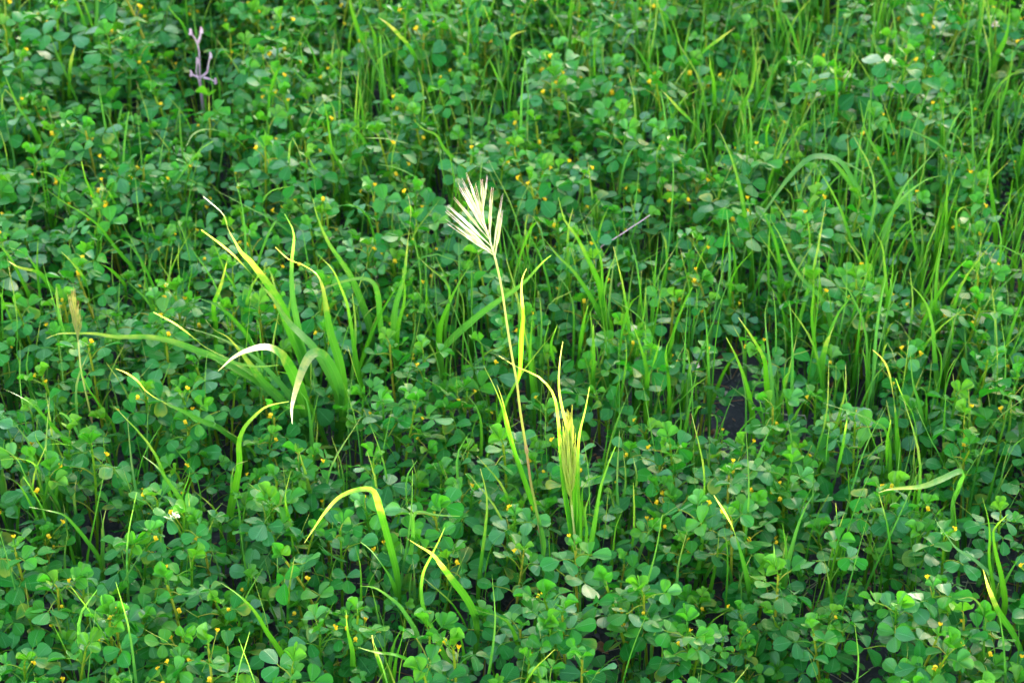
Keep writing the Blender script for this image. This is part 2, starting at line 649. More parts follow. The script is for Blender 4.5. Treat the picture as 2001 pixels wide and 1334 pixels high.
def place_G(acc, g, loc, rot, sc, slotmap, tshift, lean=(0, 0)):
    """append a transformed copy of g to the arrays acc"""
    c, s = math.cos(rot), math.sin(rot)
    v = g.v[0]
    x = (v[:, 0] * c - v[:, 1] * s) * sc + v[:, 2] * sc * lean[0] + loc[0]
    y = (v[:, 0] * s + v[:, 1] * c) * sc + v[:, 2] * sc * lean[1] + loc[1]
    z = v[:, 2] * sc + loc[2]
    t = g.t[0].copy()
    t[:, 0] += tshift
    m = np.array(slotmap)[g.m[0]]
    acc.v.append(np.stack([x, y, z], 1))
    acc.f.append(g.f[0] + acc.n)
    acc.l.append(g.l[0])
    acc.t.append(t)
    acc.m.append(m)
    acc.n += len(v)


# ---------------------------------------------------------------- the ground
def hnoise(x, y):
    return (np.sin(x * 9.1 + 1.3) * np.cos(y * 7.7 + 0.4) + 0.6 * np.sin(x * 17.3 + y * 12.1) + 0.4 * np.cos(x * 5.2 - y * 21.0)) / 2.0


def ground_z(x, y):
    return 0.006 * hnoise(x, y) + 0.0022 * np.sin(x * 61 + y * 23) * np.cos(y * 57 - x * 11)


def build_ground():
    def axis(lo, hi, a, b, n):
        c = np.linspace(a, b, n)
        lo_ = a - np.geomspace(0.05, a - lo, 24)[::-1]
        hi_ = b + np.geomspace(0.05, hi - b, 24)
        return np.concatenate([lo_, c, hi_])
    X = axis(-60, 60, -1.3, 1.3, 261)
    Y = axis(-60, 120, 0.4, 2.9, 251)
    xx, yy = np.meshgrid(X, Y)
    z = ground_z(xx, yy)
    rr = np.random.default_rng(3)
    inner = (abs(xx) < 1.3) & (yy > 0.4) & (yy < 2.9)
    c1 = rr.normal(0, 1, z.shape)
    c1 = (c1 + np.roll(c1, 1, 0) + np.roll(c1, 1, 1) + np.roll(c1, -1, 0) + np.roll(c1, -1, 1)) / 5
    z = z + inner * (0.0095 * np.abs(c1) + 0.0008 * rr.normal(0, 1, z.shape))
    g = G()
    V = np.stack([xx, yy, z], -1).reshape(-1, 3)
    g.add(V, grid_faces(len(X), len(Y)), np.zeros((len(V), 3)), (0, 0, 0))
    o = link('ground', to_mesh(g, 'ground', [M_SOIL]))
    o['kind'] = 'structure'


build_ground()


def build_shade_wall():
    """low wall added out of view; it keeps the evening sun off the clover"""
    dist = 3.0
    slope = math.tan(SUN_EL)
    hx, hy = 0.03, 1.02
    h = LIT_Z + dist * slope
    az = np.array([math.cos(SUN_AZ), math.sin(SUN_AZ)])
    ctr = np.array([hx, hy]) + az * (dist + 0.15)
    par = np.array([-az[1], az[0]])
    root = link('added_shade_wall', None)  # unseen wall, added on the sun side only to cast the shade
    root.location = (ctr[0], ctr[1], 0)
    root.rotation_euler = (0, 0, SUN_AZ)
    tag(root, 'added low stone wall out of view that shades the clover', 'wall')
    rr = random.Random(4)

    def box(g, x0, x1, y0, y1, z0, z1):
        v = [(x, y, z) for z in (z0, z1) for y in (y0, y1) for x in (x0, x1)]
        f = [(0, 2, 3, 1), (4, 5, 7, 6), (0, 1, 5, 4), (2, 6, 7, 3), (0, 4, 6, 2), (1, 3, 7, 5)]
        g.add(v, f, np.zeros((8, 3)), (0, 0, 0))
    g = G()
    box(g, -0.12, 0.12, -4.0, 4.0, -0.05, h - 0.062)
    link('shade_wall_masonry', to_mesh(g, 'shade_wall_masonry', [M_STONE]), root)
    g = G()
    y = -4.02
    while y < 4.0:
        w = rr.uniform(0.35, 0.5)
        box(g, -0.15, 0.15, y, min(y + w - 0.004, 4.02), h - 0.06, h + rr.uniform(-0.003, 0.003))
        y += w
    link('shade_wall_coping', to_mesh(g, 'shade_wall_coping', [M_STONE]), root)
    for o in root.children:
        for p in o.data.polygons:
            p.use_smooth = False


build_shade_wall()

# ---------------------------------------------------------------- traced grass leaves
# every leaf: (width in photo pixels, dryness, paleness, [(x, y) tip ... root])
HERO = []      # (name, label, landmark phrase or None, [leaves])


def hp(label, phrase, leaves, name='grass_plant', cat='grass plant'):
    HERO.append((name, label, phrase, leaves, cat))


hp('clump of broad grass leaves arching out of the clover, their tips sunlit yellow', 'broad-leaved grass clump', [
    (19, .5, .05, [(397, 384), (436, 418), (446, 447), (459, 470), (473, 494), (494, 515), (543, 585), (572, 655), (589, 696), (612, 770)]),
    (18, .6, .15, [(393, 449), (432, 478), (465, 507), (498, 544), (531, 581), (564, 630), (613, 680), (655, 754), (662, 800)]),
    (18, .7, 0, [(538, 483), (564, 507), (589, 517), (617, 535), (630, 564), (638, 614), (646, 655), (663, 709), (671, 766), (670, 810)]),
    (17, .1, .35, [(556, 418), (574, 457), (570, 515), (572, 581), (584, 647), (593, 692), (620, 770)]),
    (23, .7, .1, [(426, 725), (457, 698), (486, 684), (519, 678), (547, 691), (572, 729), (589, 771), (599, 820)]),
    (18, .7, .25, [(571, 828), (570, 795), (580, 754), (593, 717), (609, 692), (630, 692), (650, 721), (665, 762), (667, 800)]),
    (14, .8, 0, [(300, 610), (341, 632), (374, 657), (403, 680), (450, 705), (520, 750), (575, 815)]),
    (18, .4, 0, [(91, 661), (114, 652), (144, 651), (186, 652), (228, 658), (285, 658), (324, 664), (354, 673), (390, 687), (440, 705), (500, 740), (570, 810)]),
    (15, .1, .3, [(362, 639), (403, 651), (444, 667), (500, 700), (560, 765), (590, 820)]),
    (15, .6, 0, [(401, 624), (420, 645), (444, 657), (465, 680), (485, 705), (514, 746), (551, 783), (585, 830)]),
    (14, .1, .1, [(545, 713), (500, 716), (450, 706), (405, 690), (430, 708), (520, 760), (580, 825)])])
hp('slender upright grass with a dry white-tipped leaf behind the broad clump', 'white-tipped upright grass', [
    (13, .6, .1, [(797, 379), (803, 416), (797, 474), (789, 544), (774, 597), (770, 639), (774, 688)]),
    (11, .1, 0, [(786, 523), (791, 581), (778, 639), (774, 692)])])
hp('grass with one leaf hooked over leftwards above the broad clump', 'hooked grass leaf', [
    (12, .2, .15, [(611, 577), (638, 562), (671, 550), (704, 544), (729, 552), (739, 581), (743, 630), (751, 700)]),
    (16, .2, .05, [(611, 387), (622, 428), (642, 474), (667, 511), (688, 544), (706, 589), (725, 650)]),
    (12, .2, 0, [(622, 498), (650, 527), (667, 564), (679, 597), (688, 647), (696, 705), (705, 750)])])
hp('single grass leaf curling up and over, left and below the broad clump', 'curling single grass leaf', [
    (17, .2, 0, [(565, 784), (523, 793), (498, 812), (477, 836), (467, 865), (468, 905), (462, 944), (450, 1010)])])
hp('wide green grass leaf with a whitened tip lying over the clover', 'wide leaf with whitened tip', [
    (14, .8, 0, [(226, 720), (246, 728), (267, 743), (285, 764), (306, 779), (330, 792), (360, 806), (390, 821), (432, 839), (475, 880)])])
hp('thin twisted grass shoot with a brown tip left of the broad clump', 'thin twisted grass shoot', [
    (9, .5, 0, [(446, 498), (432, 556), (418, 597), (422, 640), (424, 690)]),
    (7, .1, 0, [(414, 465), (440, 530), (462, 570), (480, 640)])])
hp('arched narrow grass leaf behind the tips of the broad clump', 'arched narrow grass leaf', [
    (8, .1, .1, [(568, 364), (531, 373), (514, 395), (523, 432), (547, 474)]),
    (7, .1, .1, [(403, 362), (465, 395), (498, 412), (547, 439), (610, 500)])])
hp('tuft of broad bluish and green leaves right of the white seed head', 'tuft right of the seed head', [
    (14, .2, 0, [(1091, 386), (1104, 431), (1126, 461), (1149, 506), (1171, 555), (1179, 600), (1194, 649)]),
    (13, .1, 0, [(1062, 465), (1092, 502), (1122, 532), (1152, 577), (1175, 619), (1190, 656)]),
    (9, .1, 0, [(1141, 433), (1164, 480), (1175, 510), (1177, 562), (1180, 660)]),
    (8, .1, .2, [(1205, 491), (1190, 532), (1179, 585), (1182, 650)])])
hp('grass with two broad leaves crossing behind the tall pale stalk', 'pair of crossing broad leaves', [
    (16, .1, .2, [(1077, 499), (1059, 514), (1025, 551), (995, 574), (957, 600), (924, 626), (875, 671), (862, 700)]),
    (15, .1, 0, [(939, 491), (924, 510), (901, 547), (882, 585), (862, 637), (858, 690)]),
    (7, .3, .1, [(817, 502), (841, 525), (867, 547), (879, 577), (870, 650)]),
    (8, .3, 0, [(807, 557), (830, 592), (852, 637), (856, 680)])])
hp('forked pair of upright blades at the edge of the bare soil', 'forked upright blades', [
    (12, .1, 0, [(1234, 628), (1251, 675), (1264, 729), (1262, 804)]),
    (9, .1, 0, [(1291, 657), (1278, 709), (1266, 743), (1262, 790)])])
hp('slim wavy blade with a bent tip beside the forked blades', 'slim wavy blade', [
    (9, .1, 0, [(1313, 652), (1301, 689), (1306, 736), (1308, 790)]),
    (11, .2, .1, [(1387, 733), (1359, 753), (1332, 780), (1311, 800)])])
hp('group of three long blades rising at the right of the bare soil', 'three long blades by the soil', [
    (12, .2, 0, [(1419, 659), (1436, 692), (1453, 736), (1465, 780), (1472, 824)]),
    (12, .4, 0, [(1443, 620), (1467, 655), (1492, 699), (1497, 736), (1500, 797)]),
    (12, .1, .5, [(1502, 584), (1495, 611), (1499, 669), (1507, 736), (1510, 827)])])
hp('short pointed blade with a pinkish edge standing alone', 'pink-edged pointed blade', [
    (12, .6, .2, [(1633, 630), (1618, 662), (1607, 702), (1607, 750)])])
hp('tall straight blade rising from the clover right of the soil patch', 'tall straight blade', [
    (10, .1, 0, [(1590, 503), (1590, 561), (1586, 618), (1591, 669), (1595, 730)]),
    (12, .1, 0, [(1505, 428), (1525, 462), (1545, 509), (1569, 546), (1602, 580), (1619, 614), (1630, 690)])])
hp('tall grass with a broad leaf arched into a high hoop', 'high hooped grass leaf', [
    (15, .1, .35, [(1478, 440), (1500, 405), (1530, 362), (1560, 327), (1585, 308), (1610, 306), (1640, 315), (1665, 350), (1690, 400), (1716, 470)]),
    (10, .1, .15, [(1707, 364), (1690, 340), (1656, 320), (1619, 308), (1640, 330), (1680, 390), (1714, 465)]),
    (9, .1, 0, [(1589, 317), (1616, 357), (1643, 411), (1663, 469), (1690, 540)])])
hp('long grass blade leaning left at the edge of the tall grass', 'long leaning grass blade', [
    (12, .3, 0, [(1398, 243), (1413, 270), (1428, 306), (1440, 345), (1452, 399), (1460, 460), (1469, 523)]),
    (7, .1, 0, [(1506, 408), (1503, 469), (1501, 536), (1503, 580)])])
hp('dense tuft with two pale leaves bending over to the right', 'tuft with pale bent leaves', [
    (12, .1, .6, [(1842, 343), (1811, 351), (1781, 371), (1757, 394), (1741, 421), (1727, 459), (1722, 520)]),
    (10, .1, .4, [(1835, 285), (1822, 303), (1791, 337), (1764, 371), (1740, 430), (1725, 520)]),
    (11, .2, .1, [(1707, 448), (1724, 482), (1729, 529), (1734, 587), (1744, 637)])])
hp('forked upright shoot in the densest tall grass', 'forked shoot in tall grass', [
    (9, .1, .1, [(1852, 337), (1850, 388), (1849, 442), (1848, 510)]),
    (8, .1, 0, [(1881, 347), (1862, 398), (1850, 440), (1848, 500)]),
    (8, .1, 0, [(1773, 330), (1778, 411), (1785, 470), (1800, 540)])])
hp('tall broad blade near the dark gap at the picture edge', 'tall blade by the dark gap', [
    (13, .1, 0, [(1938, 237), (1941, 264), (1932, 303), (1933, 347), (1940, 401), (1945, 465)]),
    (9, .1, 0, [(1968, 219), (1971, 270), (1980, 312), (1990, 400)])])
hp('pair of long blades reaching up past the top corner', 'long blades by the top corner', [
    (13, .1, .1, [(1975, -25), (1971, 39), (1962, 81), (1944, 120), (1938, 170)]),
    (10, .2, .2, [(1918, -22), (1932, 39), (1938, 84), (1940, 150)]),
    (8, .2, .2, [(1912, 0), (1887, 27), (1878, 66), (1878, 110)])])
hp('pale blade bent back to the upper corner over short grass', 'pale backward blade', [
    (10, .1, .6, [(1896, 198), (1875, 222), (1860, 246), (1848, 285), (1845, 340)]),
    (8, .1, .2, [(1758, 246), (1794, 261), (1833, 282), (1857, 309), (1868, 350)])])
hp('upright grass shoot of two thin blades above the high hoop', 'thin upright shoot', [
    (8, .1, 0, [(1638, 81), (1632, 135), (1635, 180), (1629, 282)]),
    (8, .1, 0, [(1605, 129), (1620, 195), (1628, 255), (1629, 290)]),
    (6, .1, .2, [(1681, 102), (1668, 129), (1650, 165), (1640, 230)])])
hp('long sinuous blade between the hoop and the thin shoot', 'sinuous long blade', [
    (10, .1, 0, [(1680, 195), (1692, 258), (1716, 300), (1737, 345), (1760, 420)])])
hp('upright blade with a bright yellow bent tip', 'yellow bent tip', [
    (13, .9, 0, [(1705, 683), (1724, 701), (1737, 728), (1747, 790), (1751, 835), (1756, 916)]),
    (9, .1, 0, [(1750, 739), (1765, 778), (1786, 820), (1792, 900)])])
hp('long smooth blade hanging through the tall grass', 'long smooth blade', [
    (11, .1, .15, [(1774, 550), (1808, 590), (1822, 637), (1826, 690), (1830, 760)]),
    (11, .1, .3, [(1778, 680), (1783, 745), (1792, 778), (1806, 840)])])
hp('curved blade bending up right of the yellow bent tip', 'curved upright blade', [
    (10, .1, .1, [(1867, 700), (1849, 736), (1847, 784), (1843, 844), (1843, 885)]),
    (10, .1, 0, [(1789, 793), (1804, 826), (1819, 859), (1837, 892), (1845, 920)])])
hp('grass leaning over the edge of the soil with a forked leaf', 'leaning forked grass', [
    (11, .1, .1, [(1609, 787), (1645, 799), (1681, 811), (1711, 826), (1732, 847), (1738, 920)]),
    (9, .1, 0, [(1690, 820), (1705, 856), (1717, 892), (1723, 925)]),
    (9, .1, 0, [(1741, 820), (1733, 865), (1730, 922)])])
hp('short grass shoot between clover leaves below the soil patch', 'short shoot below the soil', [
    (8, .1, .1, [(1621, 832), (1616, 868), (1612, 920)]),
    (10, .1, .1, [(1655, 820), (1651, 844), (1645, 880), (1630, 940)])])
hp('stout pointed blade standing in clover with a brown tip', 'stout brown-tipped blade', [
    (13, .3, 0, [(1717, 964), (1729, 1006), (1735, 1036), (1741, 1100)]),
    (8, .1, 0, [(1702, 1046), (1713, 1079), (1723, 1128)])])
hp('thin erect golden-green blade standing in clover', 'thin golden-green blade', [
    (9, .3, 0, [(1633, 982), (1636, 1024), (1639, 1085)])])
hp('grass leaf stretched level over clover with a papery tip', 'level leaf with papery tip', [
    (11, .5, .3, [(1717, 962), (1741, 955), (1801, 950), (1837, 937), (1879, 920), (1874, 949), (1861, 985), (1860, 1030)])])
hp('dull grey-green blade slanting down over dark clover', 'grey-green slanting blade', [
    (13, .1, .9, [(1822, 997), (1831, 1021), (1849, 1045), (1870, 1072), (1900, 1090), (1928, 1115), (1965, 1150)])])
hp('bright forked shoot near the picture edge above dark soil', 'bright forked shoot', [
    (9, .1, 0, [(1920, 972), (1931, 1014), (1934, 1046), (1933, 1095), (1944, 1176)]),
    (13, .1, 0, [(1970, 1004), (1947, 1027), (1941, 1046), (1947, 1085), (1957, 1128), (1963, 1193)])])
hp('long blade with a withered tip in the lower corner', 'withered blade in the corner', [
    (13, .6, 0, [(1921, 1111), (1934, 1154), (1954, 1199), (1980, 1238), (1998, 1290)])])
hp('small hooked blade over the dark soil of the lower corner', 'small hooked blade', [
    (10, .3, .2, [(1872, 1170), (1898, 1167), (1915, 1183), (1928, 1219), (1932, 1260)])])
hp('grass leaf bent sharply over like a roof in the lower clover', 'sharply bent leaf', [
    (15, .4, .05, [(595, 1060), (616, 1028), (634, 1002), (660, 973), (689, 959), (718, 955), (732, 963), (743, 995), (754, 1035), (765, 1075), (776, 1122), (779, 1160)]),
    (9, .1, 0, [(703, 1057), (725, 1075), (747, 1104), (765, 1133), (775, 1165)])])
hp('sunlit leaf with a reddish curled tip in the lower clover', 'sunlit leaf with reddish tip', [
    (14, .8, 0, [(793, 1050), (819, 1066), (845, 1082), (863, 1104), (885, 1133), (910, 1166), (925, 1195), (932, 1231)]),
    (13, .1, 0, [(870, 1028), (859, 1053), (841, 1089), (827, 1119), (823, 1158), (830, 1195), (848, 1235), (867, 1278), (892, 1322)])])
hp('small bright yellow blade near the bottom edge', 'small bright yellow blade', [
    (9, .9, 0, [(727, 1240), (732, 1267), (743, 1296), (754, 1333)])])
hp('slim blade with a golden tip beside a yellow flower', 'slim golden-tipped blade', [
    (8, .4, 0, [(574, 901), (565, 933), (558, 973), (565, 1017), (578, 1060)])])
hp('pair of stout dark green blades near the bottom edge', 'stout dark green blades', [
    (14, .1, 0, [(676, 1191), (680, 1231), (689, 1271), (692, 1318)]),
    (10, .1, 0, [(791, 1204), (787, 1242), (776, 1282), (770, 1320)])])
hp('glaucous drooping leaf crossing the lower clover', 'glaucous drooping leaf', [
    (10, .1, .6, [(703, 1144), (732, 1148), (761, 1166), (787, 1191), (819, 1249)])])
hp('low leaf lying sideways by the bottom edge', 'low sideways leaf', [
    (11, .2, 0, [(700, 1264), (732, 1273), (776, 1280), (808, 1296), (848, 1325)])])
hp('long straight leaf slanting down to the bottom edge', 'long slanting leaf', [
    (13, .1, 0, [(432, 1138), (470, 1165), (500, 1198), (522, 1235), (544, 1267), (565, 1311)])])
hp('narrow leaf folded over level above the sunlit reddish-tipped leaf', 'folded level leaf', [
    (11, .1, .3, [(899, 1008), (856, 1006), (819, 999), (808, 1010), (807, 1053), (798, 1119)])])
hp('long bowed blade entering from the edge beside the brownish seed head', 'long bowed edge blade', [
    (10, .1, 0, [(-5, 755), (30, 770), (60, 788), (84, 812), (111, 842), (135, 872), (152, 905)])])
hp('dense thin tuft at the picture edge in the lower clover', 'dense tuft at the edge', [
    (8, .2, .1, [(-5, 899), (30, 896), (60, 902), (81, 923), (99, 959), (118, 1000)]),
    (7, .1, 0, [(72, 830), (70, 854), (87, 881), (108, 911), (118, 960)]),
    (8, .1, .2, [(0, 872), (33, 896), (54, 940), (80, 1000)]),
    (7, .1, 0, [(0, 925), (35, 945), (60, 985), (85, 1040)]),
    (7, .1, .2, [(45, 930), (65, 960), (85, 1000), (95, 1050)])])
hp('small leaf hooked over with a greyish tip', 'small grey-tipped hook', [
    (8, .1, .7, [(102, 824), (117, 807), (135, 818), (150, 842), (160, 870)]),
    (8, .1, .3, [(87, 869), (114, 866), (144, 869), (174, 864), (207, 867), (215, 890)])])
hp('broad straight leaf slanting through the lower clover', 'broad straight slanting leaf', [
    (16, .1, .1, [(279, 890), (309, 914), (330, 944), (351, 974), (372, 1016), (387, 1055)]),
    (8, .1, 0, [(372, 890), (370, 929), (357, 968), (355, 1010)])])
hp('narrow bent leaf over the clover of the lower corner', 'narrow bent corner leaf', [
    (9, .1, .15, [(57, 990), (99, 998), (126, 1007), (147, 1028), (165, 1050), (195, 1095)])])
hp('thin grass of long curved blades above the brownish seed head', 'thin curved grass', [
    (8, .1, 0, [(90, 369), (126, 396), (162, 417), (192, 441), (216, 471), (240, 501), (258, 522), (267, 550)]),
    (8, .1, 0, [(159, 315), (168, 351), (183, 384), (201, 414), (222, 450)])])
hp('blade with a dull tip bending toward the brownish seed head', 'dull-tipped bending blade', [
    (8, .3, 0, [(120, 492), (141, 513), (162, 540), (174, 570), (178, 610)]),
    (9, .4, 0, [(148, 495), (174, 510), (204, 519), (228, 537), (246, 565)])])
hp('forked shoot with a dry reddish tip by the picture edge', 'dry-tipped forked shoot', [
    (8, .8, .1, [(15, 510), (39, 523), (75, 532), (96, 558), (116, 585)]),
    (8, .1, 0, [(15, 483), (42, 492), (63, 513), (78, 535), (112, 580)])])
hp('small hooked blade with a curled white end', 'curled white-ended blade', [
    (7, .3, .2, [(198, 382), (195, 369), (210, 372), (222, 393), (234, 425)]),
    (9, .1, .5, [(69, 334), (99, 340), (126, 360), (150, 392)])])
hp('bent grass leaves arching below the dry lilac twig', 'arched leaves below the twig', [
    (9, .1, 0, [(363, 288), (378, 262), (405, 252), (435, 258), (468, 276), (490, 310)]),
    (9, .1, .1, [(417, 276), (390, 294), (360, 333), (336, 366), (325, 395)])])
hp('broad blade rising in the blurred upper corner', 'broad blade in the blurred corner', [
    (13, .1, 0, [(7, 141), (21, 177), (36, 210), (63, 249), (81, 291), (90, 325)]),
    (9, .1, .4, [(153, 250), (126, 255), (108, 270), (96, 297), (93, 325)])])
hp('upright blade with an orange middle in the upper corner', 'orange-marked blade', [
    (10, .5, 0, [(147, 87), (139, 120), (136, 156), (138, 200)]),
    (7, .1, .2, [(192, 102), (168, 126), (150, 153), (142, 200)])])
hp('short broad blade by the top edge beside the lilac twig', 'broad blade by the twig', [
    (10, .1, .1, [(362, -20), (364, 10), (366, 39), (370, 80)]),
    (6, .1, .2, [(327, 9), (339, 27), (357, 48), (372, 90)])])
hp('two short pale blades among leaves near the top edge', 'two short pale blades', [
    (8, .1, .2, [(498, 84), (468, 105), (447, 126), (440, 160)]),
    (6, .1, .2, [(590, 70), (588, 99), (591, 132), (560, 180)])])
hp('pair of wide upright blades touching the top edge', 'wide upright top blades', [
    (15, .1, 0, [(680, -15), (690, 30), (703, 69), (715, 99), (728, 140)]),
    (15, .1, .05, [(702, 6), (714, 27), (729, 57), (735, 84), (735, 135)]),
    (9, .1, 0, [(639, 27), (624, 42), (600, 72), (590, 120)])])
hp('blade with a clear yellow tip in the upper grass', 'clear yellow blade tip', [
    (12, .9, 0, [(739, 34), (759, 48), (777, 66), (801, 96), (816, 129), (831, 170)]),
    (6, .1, .7, [(723, 54), (741, 54), (759, 78), (775, 120)])])
hp('arched broad leaf with its end hanging down in the upper grass', 'arched upper leaf', [
    (14, .1, 0, [(903, 81), (885, 52), (870, 32), (837, 28), (810, 36), (789, 54), (777, 78), (771, 120)])])
hp('tall wavy blade behind the seed head near the top edge', 'tall wavy top blade', [
    (12, .4, 0, [(946, 12), (954, 36), (972, 69), (984, 102), (993, 150)]),
    (9, .1, .1, [(940, 93), (960, 123), (975, 156), (993, 183), (1005, 210)]),
    (10, .2, 0, [(921, 120), (939, 150), (954, 180), (963, 220)])])
hp('grass with a long slanting blade and a dry hooked leaf', 'dry hooked top leaf', [
    (11, .1, 0, [(996, 24), (1026, 45), (1059, 66), (1080, 102), (1098, 148)]),
    (8, .8, .2, [(1029, 60), (1008, 66), (996, 81), (1005, 111), (1030, 155)]),
    (11, .1, 0, [(1050, 57), (1068, 84), (1086, 117), (1095, 150)])])
hp('long curved leaf ending just above the white seed head', 'curved leaf above the seed head', [
    (11, .2, 0, [(807, 234), (828, 253), (852, 264), (870, 294), (897, 318), (927, 342), (945, 375)]),
    (7, .1, .1, [(822, 291), (816, 324), (810, 354), (812, 400)])])
hp('pale arched leaf in the upper grass', 'pale arched upper leaf', [
    (9, .1, .8, [(631, 200), (648, 187), (669, 196), (690, 216), (720, 250)]),
    (9, .1, 0, [(627, 108), (651, 132), (669, 156), (700, 195)])])
hp('narrow sinuous blade with a bent companion leaf', 'narrow sinuous blade', [
    (9, .1, 0, [(630, 190), (639, 228), (648, 288), (660, 315), (673, 345), (679, 395)]),
    (8, .1, .2, [(645, 243), (675, 244), (699, 258), (714, 282), (729, 315)]),
    (8, .1, 0, [(600, 303), (618, 333), (642, 354), (668, 385)])])
hp('nearly level leaf curving down towards the seed head', 'level leaf near the seed head', [
    (8, .1, 0, [(738, 321), (774, 328), (804, 342), (825, 360), (849, 402)]),
    (8, .1, .4, [(711, 270), (750, 271), (780, 277), (801, 285), (830, 320)])])
hp('cluster of blades at the middle of the top edge', 'blades at the middle top', [
    (9, .1, 0, [(1121, -15), (1114, 20), (1111, 50), (1120, 90)]),
    (10, .1, 0, [(1118, -12), (1125, 15), (1131, 48), (1134, 90)]),
    (11, .1, 0, [(1149, 3), (1176, 27), (1206, 48), (1236, 78), (1250, 110)])])
hp('long slanting blades crossing near the top edge', 'crossing top blades', [
    (12, .1, 0, [(1270, -12), (1296, 27), (1320, 57), (1335, 100)]),
    (11, .2, 0, [(1305, 0), (1338, 15), (1374, 33), (1407, 49), (1440, 85)]),
    (6, .1, 0, [(1236, 25), (1257, 51), (1281, 75), (1310, 120)])])
hp('grass with a papery leaf tip bent to the right', 'papery right-bent tip', [
    (8, .6, .3, [(1437, 54), (1404, 78), (1377, 99), (1356, 126), (1350, 160)]),
    (9, .2, 0, [(1386, 105), (1389, 135), (1395, 168), (1395, 230)]),
    (6, .1, 0, [(1350, 54), (1342, 80), (1338, 108), (1340, 150)])])
hp('wavy blade leaning over in the upper right grass', 'wavy leaning blade', [
    (10, .2, 0, [(1491, 106), (1476, 132), (1470, 168), (1452, 210), (1440, 265)]),
    (7, .4, .2, [(1452, 30), (1476, 60), (1494, 93), (1496, 150)])])
hp('small slanting blade in clover between taller grass', 'small slanting blade', [
    (8, .2, 0, [(1209, 120), (1230, 135), (1251, 159), (1262, 190)]),
    (7, .1, .4, [(1239, 195), (1221, 216), (1212, 250)])])
hp('long narrow blade with a whitish end among upper clover', 'whitish-ended narrow blade', [
    (9, .5, .2, [(1290, 174), (1308, 192), (1329, 216), (1353, 240), (1377, 270), (1392, 315)])])
hp('thin blade with a pale end above dark clover', 'thin pale-ended blade', [
    (7, .2, .2, [(1071, 132), (1095, 147), (1131, 174), (1150, 200)])])
hp('thin upright crooked blade right above dark clover', 'thin crooked blade', [
    (8, .2, 0, [(1299, 270), (1284, 297), (1284, 339), (1290, 395)]),
    (8, .1, 0, [(1509, 225), (1498, 261), (1497, 310)])])
hp('stout blades rising to the top edge in the thick grass', 'stout top-edge blades', [
    (13, .1, 0, [(1508, -15), (1521, 39), (1533, 75), (1540, 120)]),
    (7, .1, 0, [(1524, -20), (1520, 30), (1518, 75), (1525, 130)])])
hp('slanting blade with an orange tip right of the bristly seed head', 'orange-tipped slanting blade', [
    (11, .7, 0, [(1395, 967), (1415, 999), (1432, 1033), (1444, 1071), (1458, 1123), (1465, 1170)])])
hp('short bluish blade between clover leaves', 'short bluish blade', [
    (8, .1, .7, [(1512, 1060), (1514, 1100), (1523, 1145)]),
    (9, .1, 0, [(1535, 1085), (1539, 1117), (1547, 1175)])])
hp('slender blades in clover left of the bristly seed head', 'slender blades mid clover', [
    (8, .1, 0, [(1149, 596), (1139, 637), (1132, 690)]),
    (10, .1, 0, [(1160, 634), (1158, 690), (1158, 760)]),
    (7, .1, 0, [(1089, 634), (1077, 675), (1085, 720)])])
hp('upright blade just behind the tall pale stalk', 'upright blade behind the stalk', [
    (10, .1, 0, [(1040, 615), (1038, 656), (1036, 705), (1042, 770)])])
hp('arched blade crossing above the forked blades', 'arched crossing blade', [
    (9, .1, .2, [(1200, 586), (1244, 615), (1267, 645), (1285, 690)])])


def leaf_points(px, zroot=0.055, want=0.118, yaw=None, seed=0, lean_extra=0.0):
    """tip..root pixels -> root..tip points in the place; the leaf leans towards the camera as far as it must to stay above the clover"""
    r = random.Random(seed)
    p = px[::-1]
    root = at_z(p[0][0], p[0][1], zroot)
    yaw = r.uniform(-0.35, 0.35) if yaw is None else yaw
    seg = [0.0]
    for a, b in zip(p[:-1], p[1:]):
        seg.append(seg[-1] + math.hypot(b[0] - a[0], b[1] - a[1]))
    tot = seg[-1]
    best = None
    for lean in np.arange(0.0, 0.20, 0.01):
        pts = []
        ok = True
        for (x, y), s in zip(p, seg):
            f = s / tot
            dx = at_y(x, y, root[1])[0] - root[0]
            yy = root[1] + dx * math.tan(yaw) * 0.6 - lean * f ** 1.3 - lean_extra * f
            q = at_y(x, y, yy)
            pts.append(q)
            if f > 0.45 and q[2] < want:
                ok = False
        best = pts
        if ok:
            break
    foot = root + np.array([r.uniform(-0.003, 0.003), 0.004, 0])
    foot[2] = 0.0
    return [foot, foot + np.array([0, 0, 0.025])] + best, foot


HERO_PX = []       # (phrase, x, y) landmarks for the labels
HERO_FEET = []
HERO_SEGS = []


